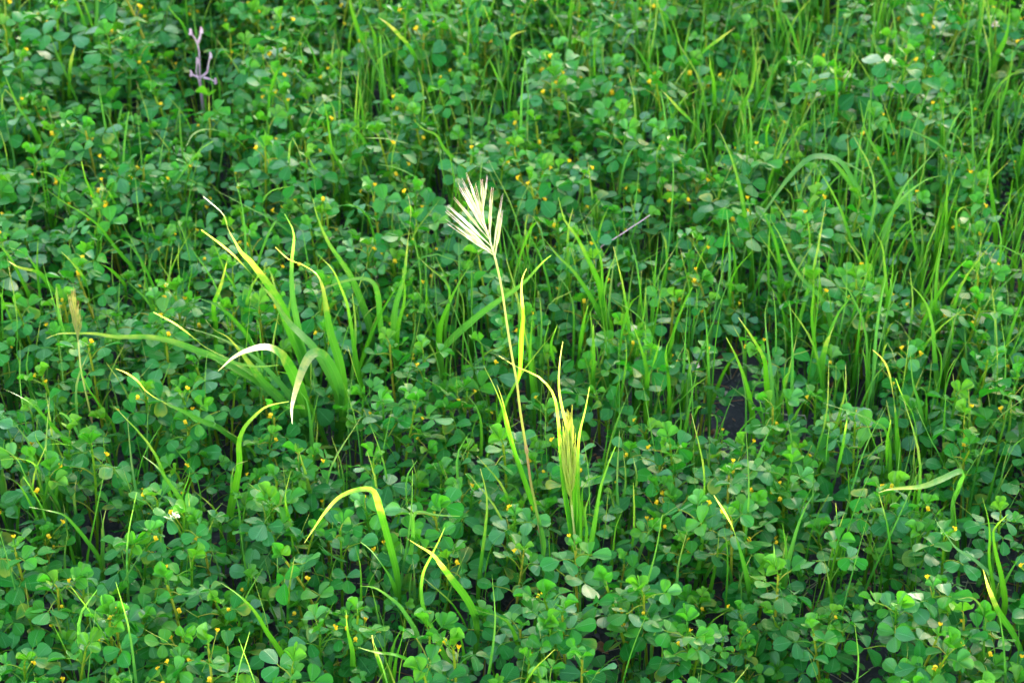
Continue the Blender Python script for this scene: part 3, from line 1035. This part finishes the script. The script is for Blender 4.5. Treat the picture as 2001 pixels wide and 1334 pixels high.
def make_hero(k, name, label, phrase, leaves, cat, extra=None):
    made = [leaf_points(px, seed=k * 31 + i, want=0.142 if (px[0][1] - min(q[1] for q in px) > 25 and _d > 0.35) else 0.118) for i, (_w, _d, _p, px) in enumerate(leaves)]
    foot = np.mean([f for _, f in made], axis=0)
    root = link(name, None)
    root.location = (foot[0], foot[1], 0)
    tag(root, label, cat, kind='thing', group='grass plants scattered through the clover')
    for i, ((w, dry, pale, px), (P, f)) in enumerate(zip(leaves, made)):
        r = random.Random(k * 77 + i)
        P = np.array(P)
        pull = foot * 0.75 + P[0] * 0.25
        P[0] = pull
        P[1] = P[1] * 0.6 + (pull + np.array([0, 0, 0.025])) * 0.4
        P = P - np.array([foot[0], foot[1], 0])
        dep = to_px(P[len(P) // 2] + np.array([foot[0], foot[1], 0]))[2]
        wm = w * PX * dep * 1.0
        g = G()
        arch = px[0][1] - min(q[1] for q in px) > 25
        tw = r.choice([-1, 1]) * (r.uniform(0.2, 0.8) if dry < 0.45 else r.uniform(1.6, 3.0))
        if arch:
            tw *= 0.2
        wm *= 0.95 if dry < 0.45 else 1.05
        blade(g, P, wm, (r.random(), pale, dry), 0, max(26, 4 * len(P)), r.uniform(-0.25, 0.25), tw, r.uniform(0.05, 0.25),
              base_w=0.30, tpow=3.0 if dry > 0.44 else 1.5, tap=0.36 if arch else (0.45 if dry > 0.44 else 0.58))
        link('leaf', to_mesh(g, 'leaf', [M_GRASS]), root)
        for q in P[2:]:
            x, y, d = to_px(q + np.array([foot[0], foot[1], 0]))
            HERO_SEGS.append((x, y, d))
    HERO_FEET.append(foot)
    if phrase:
        t = leaves[0][3]
        mx, my = t[len(t) // 2]
        HERO_PX.append((phrase, mx, my, root))
    return root, foot


for k, (name, label, phrase, leaves, cat) in enumerate(HERO):
    make_hero(k, name, label, phrase, leaves, cat)

# ---------------------------------------------------------------- the three plants in ear


def spikelet(r, a, b, w, n_awn=5, spread=0.18):
    """overlapping pointed florets with awns along the line a-b"""
    g = G()
    a, b = np.array(a), np.array(b)
    L = np.linalg.norm(b - a)
    d = norm(b - a)
    s1 = norm(np.cross(d, [0.1, -1, 0.3]))
    s2 = np.cross(d, s1)
    mid = a + d * L * 0.3
    tube(g, [a, mid], 0.00028, 0.00028, (0.2, 0, 0), 0, 4, 3)
    for k in range(n_awn):
        f = k / max(n_awn - 1, 1)
        o = a + d * L * (0.12 + 0.38 * f)
        sgn = 1 if k % 2 else -1
        off = s1 * sgn * w * 0.35 + s2 * r.uniform(-0.3, 0.3) * w
        ln = L * (0.86 - 0.36 * f) * r.uniform(0.82, 1.0)
        end = o + d * ln + s1 * sgn * L * spread * 0.35 * r.uniform(0.3, 1.0) + s2 * L * 0.05 * r.uniform(-1, 1)
        m1 = o + (end - o) * 0.28 + off
        m2 = o + (end - o) * 0.55 + off * 0.8
        Q = spline([o, m1, m2, end], 12)
        T = norm(np.gradient(Q, axis=0))
        A = norm(np.cross(T, s2))
        B = np.cross(T, A)
        s = np.linspace(0, 1, 12)
        prof = np.interp(s, [0, 0.12, 0.3, 0.5, 0.62, 1.0], [0.25, 0.8, 1.0, 0.55, 0.22, 0.10]) * w * 0.5
        th = np.linspace(0, 2 * math.pi, 6, endpoint=False)
        V = Q[:, None] + prof[:, None, None] * (A[:, None] * np.cos(th)[None, :, None] + 0.6 * B[:, None] * np.sin(th)[None, :, None])
        V = V.reshape(-1, 3)
        fc = []
        for i in range(11):
            for j in range(6):
                q = (j + 1) % 6
                fc.append((i * 6 + j, i * 6 + q, (i + 1) * 6 + q, (i + 1) * 6 + j))
        l = np.zeros((len(V), 3))
        l[:, 0] = np.tile(th / 6.283, 12)
        l[:, 1] = np.repeat(s, 6)
        g.add(V, fc, l, (r.random() * 0.6, 0, 0), 0)
    return g


def ear_plant(name, label, phrase, land, stalk_px, stalk_r, rachis_px, tips, head_mat, w_spk, leaves, yaw, zroot=0.03, dry=0.2,
              n_awn=5, seed=1, depth_spread=0.02, spk_spread=0.12):
    r = random.Random(seed)
    P, foot = leaf_points(stalk_px, zroot, 0.0, yaw, seed)
    root = link(name, None)
    root.location = (foot[0], foot[1], 0)
    off = np.array([foot[0], foot[1], 0])
    tag(root, label, 'grass plant', 'grass plants scattered through the clover', 'thing')
    g = G()
    tube(g, np.array(P) - off, stalk_r * 1.25, stalk_r * 0.75, (0.2, 0.0, 0.0), 0, 8, 40)
    # nodes
    for f in (0.30, 0.52):
        Q = spline(P, 50)
        i = int(f * 49)
        tube(g, [Q[i] - off, (Q[i] + Q[i + 1]) / 2 - off, Q[i + 1] - off], stalk_r * 1.6, stalk_r * 1.2, (0.8, 0, 0), 0, 8, 4)
    link('stalk', to_mesh(g, 'stalk', [M_STALK]), root)
    topy = P[-1][1]
    R0 = [at_y(x, y, topy) for x, y in rachis_px]
    head = G()
    tube(head, np.array([P[-1]] + R0) - off, stalk_r * 0.8, stalk_r * 0.35, (0.3, 0, 0), 0, 6, 10)
    hd = link('seed_head', to_mesh(head, 'rachis', [head_mat]), root)
    RR = spline([P[-1]] + R0, 30)
    for k, (fa, tx, ty) in enumerate(tips):
        a = RR[int(fa * 29)]
        b = at_y(tx, ty, topy + r.uniform(-1, 1) * depth_spread)
        sg = spikelet(r, a - off, b - off, w_spk * r.uniform(0.85, 1.15), n_awn, spk_spread)
        link('spikelet', to_mesh(sg, 'spikelet', [head_mat]), hd)
    for i, (w, dr, pale, px, zr) in enumerate(leaves):
        # leaves of this plant spring from the stalk or its base
        LP = [at_y(x, y, topy + (foot[1] - topy) * 0.3 - 0.012 * (j / len(px))) for j, (x, y) in enumerate(px[::-1])]
        if zr:
            LP = [off + np.array([r.uniform(-.004, .004), 0.003, 0.0]), off + np.array([0, 0.0, 0.04])] + LP
        LP = np.array(LP) - off
        dep = to_px(LP[-2] + off)[2]
        gg = G()
        blade(gg, LP, w * PX * dep * 1.05, (r.random() * 0.5 + 0.3, pale, dr), 0, 34, r.uniform(-0.3, 0.3), r.uniform(-1.2, 1.2), 0.3, base_w=0.6)
        link('leaf', to_mesh(gg, 'leaf', [M_GRASS]), root)
    for q in P[2:]:
        HERO_SEGS.append(tuple(to_px(q)))
    HERO_FEET.append(foot)
    HERO_PX.append((phrase, land[0], land[1], root))
    return root


def mat_stalk():
    nt = NT('grass_stalk')
    u, v, _ = nt.attr('luv')
    rnd, _a, _b = nt.attr('ton')
    c = nt.ramp(v, [(0.0, (0.14, 0.26, 0.04)), (0.38, (0.26, 0.34, 0.05)), (0.47, (0.40, 0.20, 0.09)), (0.56, (0.46, 0.44, 0.08)), (1.0, (0.62, 0.60, 0.20))])
    c = nt.mix(nt.maprange(rnd, 0.5, 0.9), c, (0.45, 0.22, 0.12))
    return leafy(nt, c, c, 0.25, 0.4, 0.5)


M_STALK = mat_stalk()

tips1 = [(0.08, 866, 428), (0.16, 871, 411), (0.14, 893, 430), (0.28, 872, 398), (0.42, 884, 383), (0.50, 892, 357), (0.62, 900, 344),
         (0.72, 910, 336), (0.66, 904, 364), (0.80, 928, 361), (0.92, 941, 344), (1.0, 953, 337), (0.55, 963, 356),
         (0.20, 982, 377), (0.08, 983, 407), (0.04, 981, 416), (0.40, 958, 380), (0.60, 909, 372), (0.10, 905, 448)]
ear_plant('seed_grass', 'tall grass stalk topped by a sunlit white fan-shaped seed head', 'white fan-shaped seed head', (930, 420),
          [(968, 506), (980, 562), (991, 637), (1002, 705), (1010, 747), (1016, 800), (1029, 882), (1037, 942), (1046, 987), (1059, 1062), (1072, 1160)],
          0.00082, [(962, 486), (955, 462), (948, 440), (943, 418)], tips1, M_HEAD, 0.00085,
          [(9.5, .8, 0, [(1029, 525), (1021, 544), (1019, 570), (1022, 619), (1019, 660), (1016, 724), (1010, 748)], False),
           (10, .6, 0, [(971, 751), (981, 781), (994, 837), (1005, 882), (1020, 924), (1039, 976), (1045, 1000)], False),
           (7, .3, 0, [(945, 714), (967, 759), (982, 800), (990, 837), (1010, 900), (1038, 985)], False),
           (9, .1, .2, [(1080, 1180), (1060, 1110), (1062, 1060), (1046, 990)], False)],
          0.05, 0.03, seed=3, depth_spread=0.036, n_awn=4, spk_spread=0.045)

tips2 = [(0.5, 1100, 812), (0.9, 1113, 790), (0.2, 1120, 858), (0.7, 1099, 840), (0.1, 1108, 885), (0.3, 1114, 872), (0.1, 1098, 870), (0.2, 1102, 850), (0.4, 1106, 822), (0.6, 1112, 815), (0.9, 1108, 800), (0.8, 1117, 822), (0.5, 1121, 845), (0.3, 1124, 870),
         (0.1, 1097, 895), (0.15, 1122, 900), (0.6, 1104, 838), (0.2, 1110, 868), (0.05, 1117, 890), (0.1, 1103, 905), (0.3, 1100, 862), (0.7, 1115, 850)]
ear_plant('seed_grass', 'leafy grass holding an upright yellow-green bristly seed head', 'yellow-green bristly seed head', (1112, 870),
          [(1117, 985), (1120, 1020), (1124, 1060), (1127, 1110), (1130, 1160)],
          0.0011, [(1115, 965), (1113, 940), (1111, 915)], tips2, M_HEAD2, 0.0020,
          [(11, .5, 0, [(975, 695), (1009, 716), (1050, 734), (1072, 755), (1084, 777), (1091, 819), (1095, 875), (1102, 950), (1112, 1010), (1120, 1060)], True),
           (11, .6, 0, [(1100, 667), (1094, 706), (1092, 755), (1099, 800), (1110, 845), (1117, 895), (1121, 960), (1122, 1040)], True),
           (11, .3, 0, [(1152, 756), (1144, 800), (1132, 852), (1129, 912), (1127, 987), (1127, 1060)], True),
           (12, .1, .15, [(1203, 871), (1189, 905), (1174, 950), (1166, 995), (1159, 1036), (1150, 1080)], True),
           (14, .1, 0, [(1088, 880), (1100, 930), (1106, 980), (1115, 1030), (1124, 1070)], True),
           (15, .1, 0, [(1134, 900), (1130, 950), (1132, 1010), (1130, 1060)], True),
           (11, .1, 0, [(1155, 960), (1143, 1000), (1146, 1040), (1140, 1090)], True)],
          0.0, 0.03, seed=8, depth_spread=0.012, n_awn=4)

tips3 = [(0.1, 132, 570), (0.4, 141, 555), (0.6, 150, 582), (0.9, 145, 560), (0.3, 156, 590), (0.5, 138, 575), (0.2, 150, 600), (0.1, 160, 615)]
ear_plant('seed_grass', 'slender grass with a small brownish narrow seed head', 'small brownish seed head', (147, 610),
          [(153, 668), (158, 720), (166, 760), (175, 800), (184, 850), (190, 900)],
          0.0007, [(150, 650), (147, 632), (146, 615)], tips3, M_HEAD3, 0.0012,
          [(8, .1, 0, [(146, 677), (155, 715), (171, 755), (189, 782), (207, 809), (222, 831), (225, 870)], True)],
          0.0, 0.03, seed=12, depth_spread=0.008, n_awn=3)

# ---------------------------------------------------------------- small dead things


def twig(name, label, cat, phrase, lines, r0, mat, y_of, part_name='twig_branch'):
    root = link(name, None)
    x, y = lines[0][-1]
    b = at_z(x, y, 0.0 if y_of is None else y_of)
    root.location = (b[0], b[1], 0)
    off = np.array([b[0], b[1], 0])
    tag(root, label, cat)
    for i, ln in enumerate(lines):
        P = [at_y(px, py, b[1] - 0.004 * i) for px, py in ln[::-1]]
        for q in P:
            if r0 > 0.0012:
                HERO_SEGS.append(tuple(to_px(q)))
        g = G()
        if i == 0:
            P = [off + np.array([0, 0.006, 0.0])] + P
        tube(g, np.array(P) - off, r0, r0 * 0.45, (0.5, 0, 0), 0, 6, 16)
        e = P[-1] - off
        if r0 < 0.001:
            link('stem' if i == 0 else 'branch', to_mesh(g, part_name, [mat]), root)
            continue
        tube(g, [e - np.array([0, 0, .002]), e + np.array([0.0006, 0, .001]), e + np.array([0, 0, .004])], r0 * 1.3, r0 * 0.7, (0.5, 0, 0), 0, 6, 4)
        link('stem' if i == 0 else 'branch', to_mesh(g, part_name, [mat]), root)
    if phrase:
        HERO_PX.append((phrase, lines[0][0][0], lines[0][0][1], root))
    return root


twig('dry_twig', 'dry lilac-pink forked twig standing out of the clover', 'twig', 'dry lilac twig',
     [[(372, 64), (380, 74), (385, 84), (389, 100), (390, 130), (392, 165)], [(393, 61), (391, 72), (387, 84)]], 0.0016, M_LILAC, 0.06)
twig('dry_twig', 'short lilac-pink twig with two upright ends and pale tufts', 'twig', None,
     [[(385, 120), (384, 133), (384, 146), (390, 165)], [(411, 110), (407, 128), (404, 142), (392, 152)], [(373, 145), (380, 148), (388, 152)],
      [(421, 160), (410, 155), (398, 152)]], 0.0013, M_LILAC, 0.07)
twig('dry_stalk', 'thin pale lilac dead grass stalk slanting up over the clover', 'stalk', 'pale dead stalk',
     [[(1270, 420), (1250, 434), (1231, 446), (1205, 464), (1187, 474), (1165, 500)]], 0.0008, M_LILAC, 0.08)
twig('dry_stalk', 'straw-coloured dead stalk lying near the bare soil', 'stalk', None,
     [[(1490, 806), (1520, 808), (1548, 812), (1575, 818)]], 0.0008, M_STRAW, 0.045)

rs_ = random.Random(21)
for (px, py, z, L, mat, nm, lab) in [
        (1357, 718, 0.055, 0.009, M_PINK, 'fallen_petal', 'pale pink round petal resting above the bare soil'),
        (1945, 52, 0.11, 0.009, M_PINK, 'fallen_petal', 'cream petal caught between blades near the top corner'),
        (1424, 704, 0.01, 0.022, M_BROWN, 'dead_leaf', 'rust-brown dead leaf lying on the dark soil'),
        (1528, 706, 0.012, 0.026, M_BROWN, 'dead_leaf', 'orange-brown withered leaf under the grass by the soil'),
        (1211, 560, 0.03, 0.006, M_PINK, 'fallen_petal', 'tiny whitish bud in the dark gap right of the seed head')]:
    b = at_z(px, py, z)
    g = G()
    leaflet(g, np.array([-L / 2, 0, 0]), np.array([1, 0.2, 0.25]), np.array([0, -0.55, 0.8]), L, (0.5, 0, 0), 0, 0.9 if nm == 'fallen_petal' else 0.35,
            0.4, 0.5, 0.05, 0.5)
    o = link(nm, to_mesh(g, nm, [mat]))
    o.location = b
    tag(o, lab, 'petal' if nm == 'fallen_petal' else 'dead leaf')

# ---------------------------------------------------------------- where clover and grass grow


def blob(x, y, cx, cy, rx, ry):
    return np.exp(-(((x - cx) / rx) ** 2 + ((y - cy) / ry) ** 2))


GAPS = [(1432, 920, 55, 125), (1440, 800, 55, 60), (1960, 560, 55, 110), (1920, 1340, 50, 70), (1235, 740, 50, 45)]


def grass_density(x, y):
    d = 0.60
    for (cx, cy, rx, ry, a) in [(1810, 520, 260, 240, 1.0), (1640, 220, 330, 160, 0.75), (1330, 60, 260, 110, 0.8), (780, 180, 220, 170, 0.65),
                                (1120, 620, 180, 140, 0.45), (620, 620, 160, 120, 0.25), (50, 950, 110, 110, 0.9), (1290, 740, 120, 90, 0.45),
                                (1640, 760, 220, 120, 0.8), (960, 560, 130, 100, 0.35), (1800, 840, 200, 90, 0.5), (60, 60, 120, 140, 0.4)]:
        d = d + a * blob(x, y, cx, cy, rx, ry)
    return np.minimum(d, 1.25)


XLIM = lambda y: 0.34 * y + 0.42
YMIN, YMAX = 0.62, 2.75


def scatter(spacing, seed, keep):
    rg = np.random.default_rng(seed)
    nx, ny = int(2.9 / spacing), int((YMAX - YMIN) / spacing)
    pts = []
    for j in range(ny):
        for i in range(nx):
            x = -1.45 + (i + 0.5 * (j % 2) + rg.uniform(-0.42, 0.42)) * spacing
            y = YMIN + (j + rg.uniform(-0.42, 0.42)) * spacing
            if abs(x) > XLIM(y):
                continue
            if keep(x, y, rg):
                pts.append((x, y))
    return pts


def keep_clover(x, y, rg):
    gx, gy, _ = to_px((x, y, 0.0))
    a = 0.0
    for (cx, cy, rx, ry) in GAPS:
        a = max(a, math.exp(-(((gx - cx) / rx) ** 4 + ((gy - cy) / ry) ** 4)))
    if a > 0.35:
        return rg.random() < 0.05
    vx, vy, _ = to_px((x, y, 0.06))
    gd = grass_density(vx, vy)
    p = 1.0 - 0.45 * max(0.0, gd - 0.3)
    # furrow-like darker bands between ridges of leaves
    p *= 0.72 + 0.28 * (1.0 if hnoise(x * 1.7 + 3, y * 1.9) > -0.35 else 0.0)
    return rg.random() < p


cl = scatter(0.0246, 5, keep_clover)
rc = random.Random(17)


def occl(x, y, h):
    """does a plant here stand just in front of a traced leaf's lower half"""
    for f in HERO_FEET:
        if abs(f[0] - x) < 0.013 and -0.030 < y - f[1] < 0.008:
            return True
    return False


plants = []
SEG = np.array(HERO_SEGS)
for (x, y) in cl:
    hz = 1.0 + 0.26 * hnoise(x * 2.3 + 1.0, y * 2.3)
    sc = hz * rc.uniform(0.60, 1.18)
    gx, gy, _ = to_px((x, y, 0.0))
    for (cx, cy, rx, ry) in GAPS:
        if abs(gx - cx) < rx * 1.15 and abs(gy - cy) < ry * 1.15:
            sc *= 0.55
            break
    sc = min(sc, 0.82 + 0.22 * (y - 0.8)) if y < 1.6 else sc
    if occl(x, y, sc):
        continue
    tx, ty, dep = to_px((x, y, 0.09 * sc))
    dd = (SEG[:, 0] - tx) ** 2 + (SEG[:, 1] - ty) ** 2
    hit = (dd < 30 ** 2) & (SEG[:, 2] > dep + 0.004)
    if hit.any() and rc.random() < 0.62:
        continue
    plants.append(dict(x=x, y=y, sc=sc, k=rc.randrange(NP), rot=rc.uniform(0, 6.28), t=rc.random(),
                       lean=(rc.uniform(-.16, .16), rc.uniform(-.16, .16)), tx=tx, ty=ty, dep=dep))

inframe = [p for p in plants if 25 < p['tx'] < 1976 and 20 < p['ty'] < 1322]
inframe.sort(key=lambda p: -p['ty'])
single = inframe[:300]
sid = {id(p) for p in single}
rest = [p for p in plants if id(p) not in sid]
print('clover plants', len(plants), 'in frame', len(inframe), 'rest', len(rest))

# small clover seedlings under the canopy and in the gaps
seedl = scatter(0.030, 9, lambda x, y, rg: rg.random() < 0.85)

acc = G()
SM = {'stem': (1, 0), 'leaf': (0, 1), 'flower': (2, 1)}      # slots of the merged mesh: leaf, stem, petal
for p in rest:
    lib = PROTO_LOW if (p['dep'] > 1.45 or not (-40 < p['tx'] < 2040)) else PROTO
    for nm, g in lib[p['k']][0]:
        place_G(acc, g, (p['x'], p['y'], float(ground_z(p['x'], p['y'])) - 0.001), p['rot'], p['sc'], SM[nm], p['t'], p['lean'])
for (x, y) in seedl:
    k = rc.randrange(NP)
    sc = rc.uniform(0.30, 0.55)
    t = rc.random()
    gx, gy, _ = to_px((x, y, 0.0))
    if rc.random() < 0.65 and any(abs(gx - c[0]) < c[2] and abs(gy - c[1]) < c[3] for c in GAPS):
        continue
    for nm, g in PROTO_LOW[k][0]:
        if nm != 'flower':
            place_G(acc, g, (x, y, float(ground_z(x, y)) - 0.001), rc.uniform(0, 6.28), sc, SM[nm], t, (0, 0))
o = link('clover_carpet', to_mesh(acc, 'clover_carpet', [M_CLOVER, M_STEM, M_PETAL]))
tag(o, 'dense carpet of small-leaved green clover with tiny yellow flowers', 'ground cover', None, 'stuff')

lit = G()
rl = random.Random(44)
for (x, y) in scatter(0.013, 77, lambda x, y, rg: rg.random() < 0.6):
    z = float(ground_z(x, y)) + 0.004
    a = rl.uniform(0, 6.28)
    if rl.random() < 0.6:
        L = rl.uniform(0.008, 0.05)
        d = np.array([math.cos(a), math.sin(a), rl.uniform(-0.05, 0.25)]) * L
        p0 = np.array([x, y, z])
        tube(lit, [p0, p0 + d * 0.5 + [0, 0, rl.uniform(0, .004)], p0 + d], 0.0005, 0.0003, (0.5, 0, 0), rl.choice([0, 0, 1]), 4, 4)
    else:
        L = rl.uniform(0.003, 0.011)
        leaflet(lit, np.array([x, y, z]), np.array([math.cos(a), math.sin(a), 0.1]), np.array([rl.uniform(-.4, .4), rl.uniform(-.4, .4), 1.0]), L,
                (0.5, 0, 0), rl.choice([1, 1, 0, 2]), rl.uniform(0.4, 1.0), 0.5, rl.uniform(-.4, .4), 0.0, 1.0, True)
o = link('plant_litter', to_mesh(lit, 'plant_litter', [M_STRAW, M_BROWN, M_CRUMB]))
tag(o, 'bits of dead straw and crumbled brown leaves on the soil', 'litter', None, 'stuff')

ORD = ['nearest', 'second', 'third', 'fourth', 'fifth', 'sixth', 'seventh', 'eighth', 'ninth', 'tenth', 'eleventh', 'twelfth', 'thirteenth',
       'fourteenth', 'fifteenth', 'sixteenth', 'seventeenth', 'eighteenth', 'nineteenth', 'twentieth']


def label_by_place(items, noun):
    """items: list of dicts with tx, ty; a label from the nearest landmark, the side it lies on and its rank there"""
    by = {}
    for p in items:
        best = min(HERO_PX, key=lambda h: (h[1] - p['tx']) ** 2 + (h[2] - p['ty']) ** 2)
        dx, dy = p['tx'] - best[1], p['ty'] - best[2]
        side = ('to the right of' if dx > 0 else 'to the left of') if abs(dx) > abs(dy) else ('below' if dy > 0 else 'above')
        by.setdefault((best[0], side), []).append((dx * dx + dy * dy, p))
    for (ph, side), v in by.items():
        v.sort(key=lambda a: a[0])
        for i, (_d, p) in enumerate(v):
            p['label'] = '%s %s %s the %s' % (ORD[min(i, 19)], noun(p), side, ph)


NUM = {0: 'without flowers', 1: 'with one flower', 2: 'with two flowers', 3: 'with three flowers'}
label_by_place(single, lambda p: 'clover plant')
meshes = {}


def proto_mesh(k):
    if k not in meshes:
        meshes[k] = [(nm, to_mesh(g, 'clover_' + nm, SLOTS[nm])) for nm, g in PROTO[k][0]]
    return meshes[k]


heads = {}
for p in single:
    k = p['k']
    if k not in heads:
        root = link('clover_plant', None)
        for nm, me in proto_mesh(k):
            link(nm, me, root)
        heads[k] = root
    else:
        src = heads[k]
        root = src.copy()
        C.collection.objects.link(root)
        for ch in src.children:
            c = ch.copy()
            C.collection.objects.link(c)
            c.parent = root
    root.location = (p['x'], p['y'], float(ground_z(p['x'], p['y'])) - 0.001)
    root.rotation_euler = (-p['lean'][1], p['lean'][0], p['rot'])
    root.scale = (p['sc'],) * 3
    tag(root, p['label'], 'clover', 'clover plants of the near carpet')

# ---------------------------------------------------------------- untraced grass


def shoot_proto(seed, kind):
    r = random.Random(seed)
    parts = []
    nb = {'tall': r.randint(3, 4), 'mid': r.randint(2, 3), 'thin': r.randint(1, 2)}[kind]
    H = {'tall': r.uniform(0.135, 0.185), 'mid': r.uniform(0.10, 0.145), 'thin': r.uniform(0.080, 0.138)}[kind]
    az = r.uniform(0, 6.28)
    for i in range(nb):
        a = az + i * math.pi + r.uniform(-0.6, 0.6)
        h = H * (1.0 - 0.16 * i) * r.uniform(0.85, 1.05)
        out = h * r.choice([r.uniform(0.02, 0.12), r.uniform(0.12, 0.35), r.uniform(0.05, 0.2)])
        d = np.array([math.cos(a), math.sin(a), 0])
        bow = np.array([-math.sin(a), math.cos(a), 0]) * r.uniform(-0.04, 0.04) * h
        P = [np.array([0, 0, 0.0]), d * out * 0.08 + [0, 0, h * 0.35], d * out * 0.35 + bow + [0, 0, h * 0.72],
             d * out * 1.0 + bow * 0.5 + [0, 0, h * (1.0 if r.random() < 0.75 else 0.88)]]
        if kind == 'tall' and r.random() < 0.3:
            P.append(P[-1] + d * out * 0.9 + np.array([0, 0, -h * 0.12]))
        g = G()
        w = r.uniform(0.0024, 0.0042) if kind != 'thin' else r.uniform(0.0018, 0.0030)
        vw = (math.cos(a + 0.6) * 0.8, math.sin(a + 0.6) * 0.8, 0.6)
        blade(g, P, w, (r.random(), r.choice([0, 0, 0.1, 0.4]), r.choice([0.03, 0.05, 0.1, 0.35])), 0, 14, r.uniform(-0.8, 0.8), r.uniform(-2.2, 2.2), 0.35,
              view=vw, base_w=0.62, low=(kind == 'thin'))
        g.done()
        parts.append(g)
    return parts


SH = {k: [shoot_proto(300 + 40 * j + i, k) for i in range(14)] for j, k in enumerate(('tall', 'mid', 'thin'))}
shoots = []
rgz = random.Random(33)


def keep_grass(x, y, rg):
    vx, vy, _ = to_px((x, y, 0.07))
    gx, gy, _ = to_px((x, y, 0.0))
    if any(abs(gx - c[0]) < c[2] and abs(gy - c[1]) < c[3] for c in GAPS[:3]) and rg.random() < 0.75:
        return False
    return rg.random() < grass_density(vx, vy) ** 1.25 * 0.95


for (x, y) in scatter(0.0190, 12, keep_grass):
    vx, vy, dep = to_px((x, y, 0.07))
    dn = float(grass_density(vx, vy))
    u = rgz.random()
    kind = 'tall' if u < 0.05 + 0.32 * max(0, dn - 0.55) else ('mid' if u < 0.27 + 0.6 * max(0, dn - 0.5) else 'thin')
    if kind == 'tall' and y < 1.15:
        kind = 'mid'
    if kind == 'mid' and y < 0.95 and rgz.random() < 0.6:
        kind = 'thin'
    shoots.append(dict(x=x, y=y, k=rgz.randrange(14), kind=kind, rot=rgz.uniform(0, 6.28), sc=rgz.uniform(0.85, 1.15), t=rgz.random(),
                       lean=(rgz.uniform(-.15, .15), rgz.uniform(-.15, .15)), tx=vx, ty=vy, dep=dep))
vis = [s for s in shoots if 20 < s['tx'] < 1980 and 20 < s['ty'] < 1320 and s['kind'] != 'thin']
vis.sort(key=lambda s: -(1.4 if s['kind'] == 'tall' else 1.0) / s['dep'])
gs = vis[:210]
gid = {id(s) for s in gs}
print('shoots', len(shoots), 'visible tall', len(vis), 'single', len(gs))
acc = G()
for s in shoots:
    if id(s) in gid:
        continue
    for g in SH[s['kind']][s['k']]:
        place_G(acc, g, (s['x'], s['y'], float(ground_z(s['x'], s['y'])) - 0.001), s['rot'], s['sc'], (0,), s['t'], s['lean'])
o = link('grass', to_mesh(acc, 'grass', [M_GRASS]))
tag(o, 'thin green grass growing up through the clover', 'grass', None, 'stuff')

label_by_place(gs, lambda p: 'tall grass shoot' if p['kind'] == 'tall' else 'short grass shoot')
hd = {}
for s in gs:
    key = (s['kind'], s['k'])
    if key not in hd:
        root = link('grass_shoot', None)
        for g in SH[s['kind']][s['k']]:
            link('blade', to_mesh(g, 'grass_blade', [M_GRASS]), root)
        hd[key] = root
    else:
        root = hd[key].copy()
        C.collection.objects.link(root)
        for ch in hd[key].children:
            c = ch.copy()
            C.collection.objects.link(c)
            c.parent = root
    root.location = (s['x'], s['y'], float(ground_z(s['x'], s['y'])) - 0.001)
    root.rotation_euler = (-s['lean'][1], s['lean'][0], s['rot'])
    root.scale = (s['sc'],) * 3
    tag(root, s['label'], 'grass shoot', 'grass shoots between the clover plants')
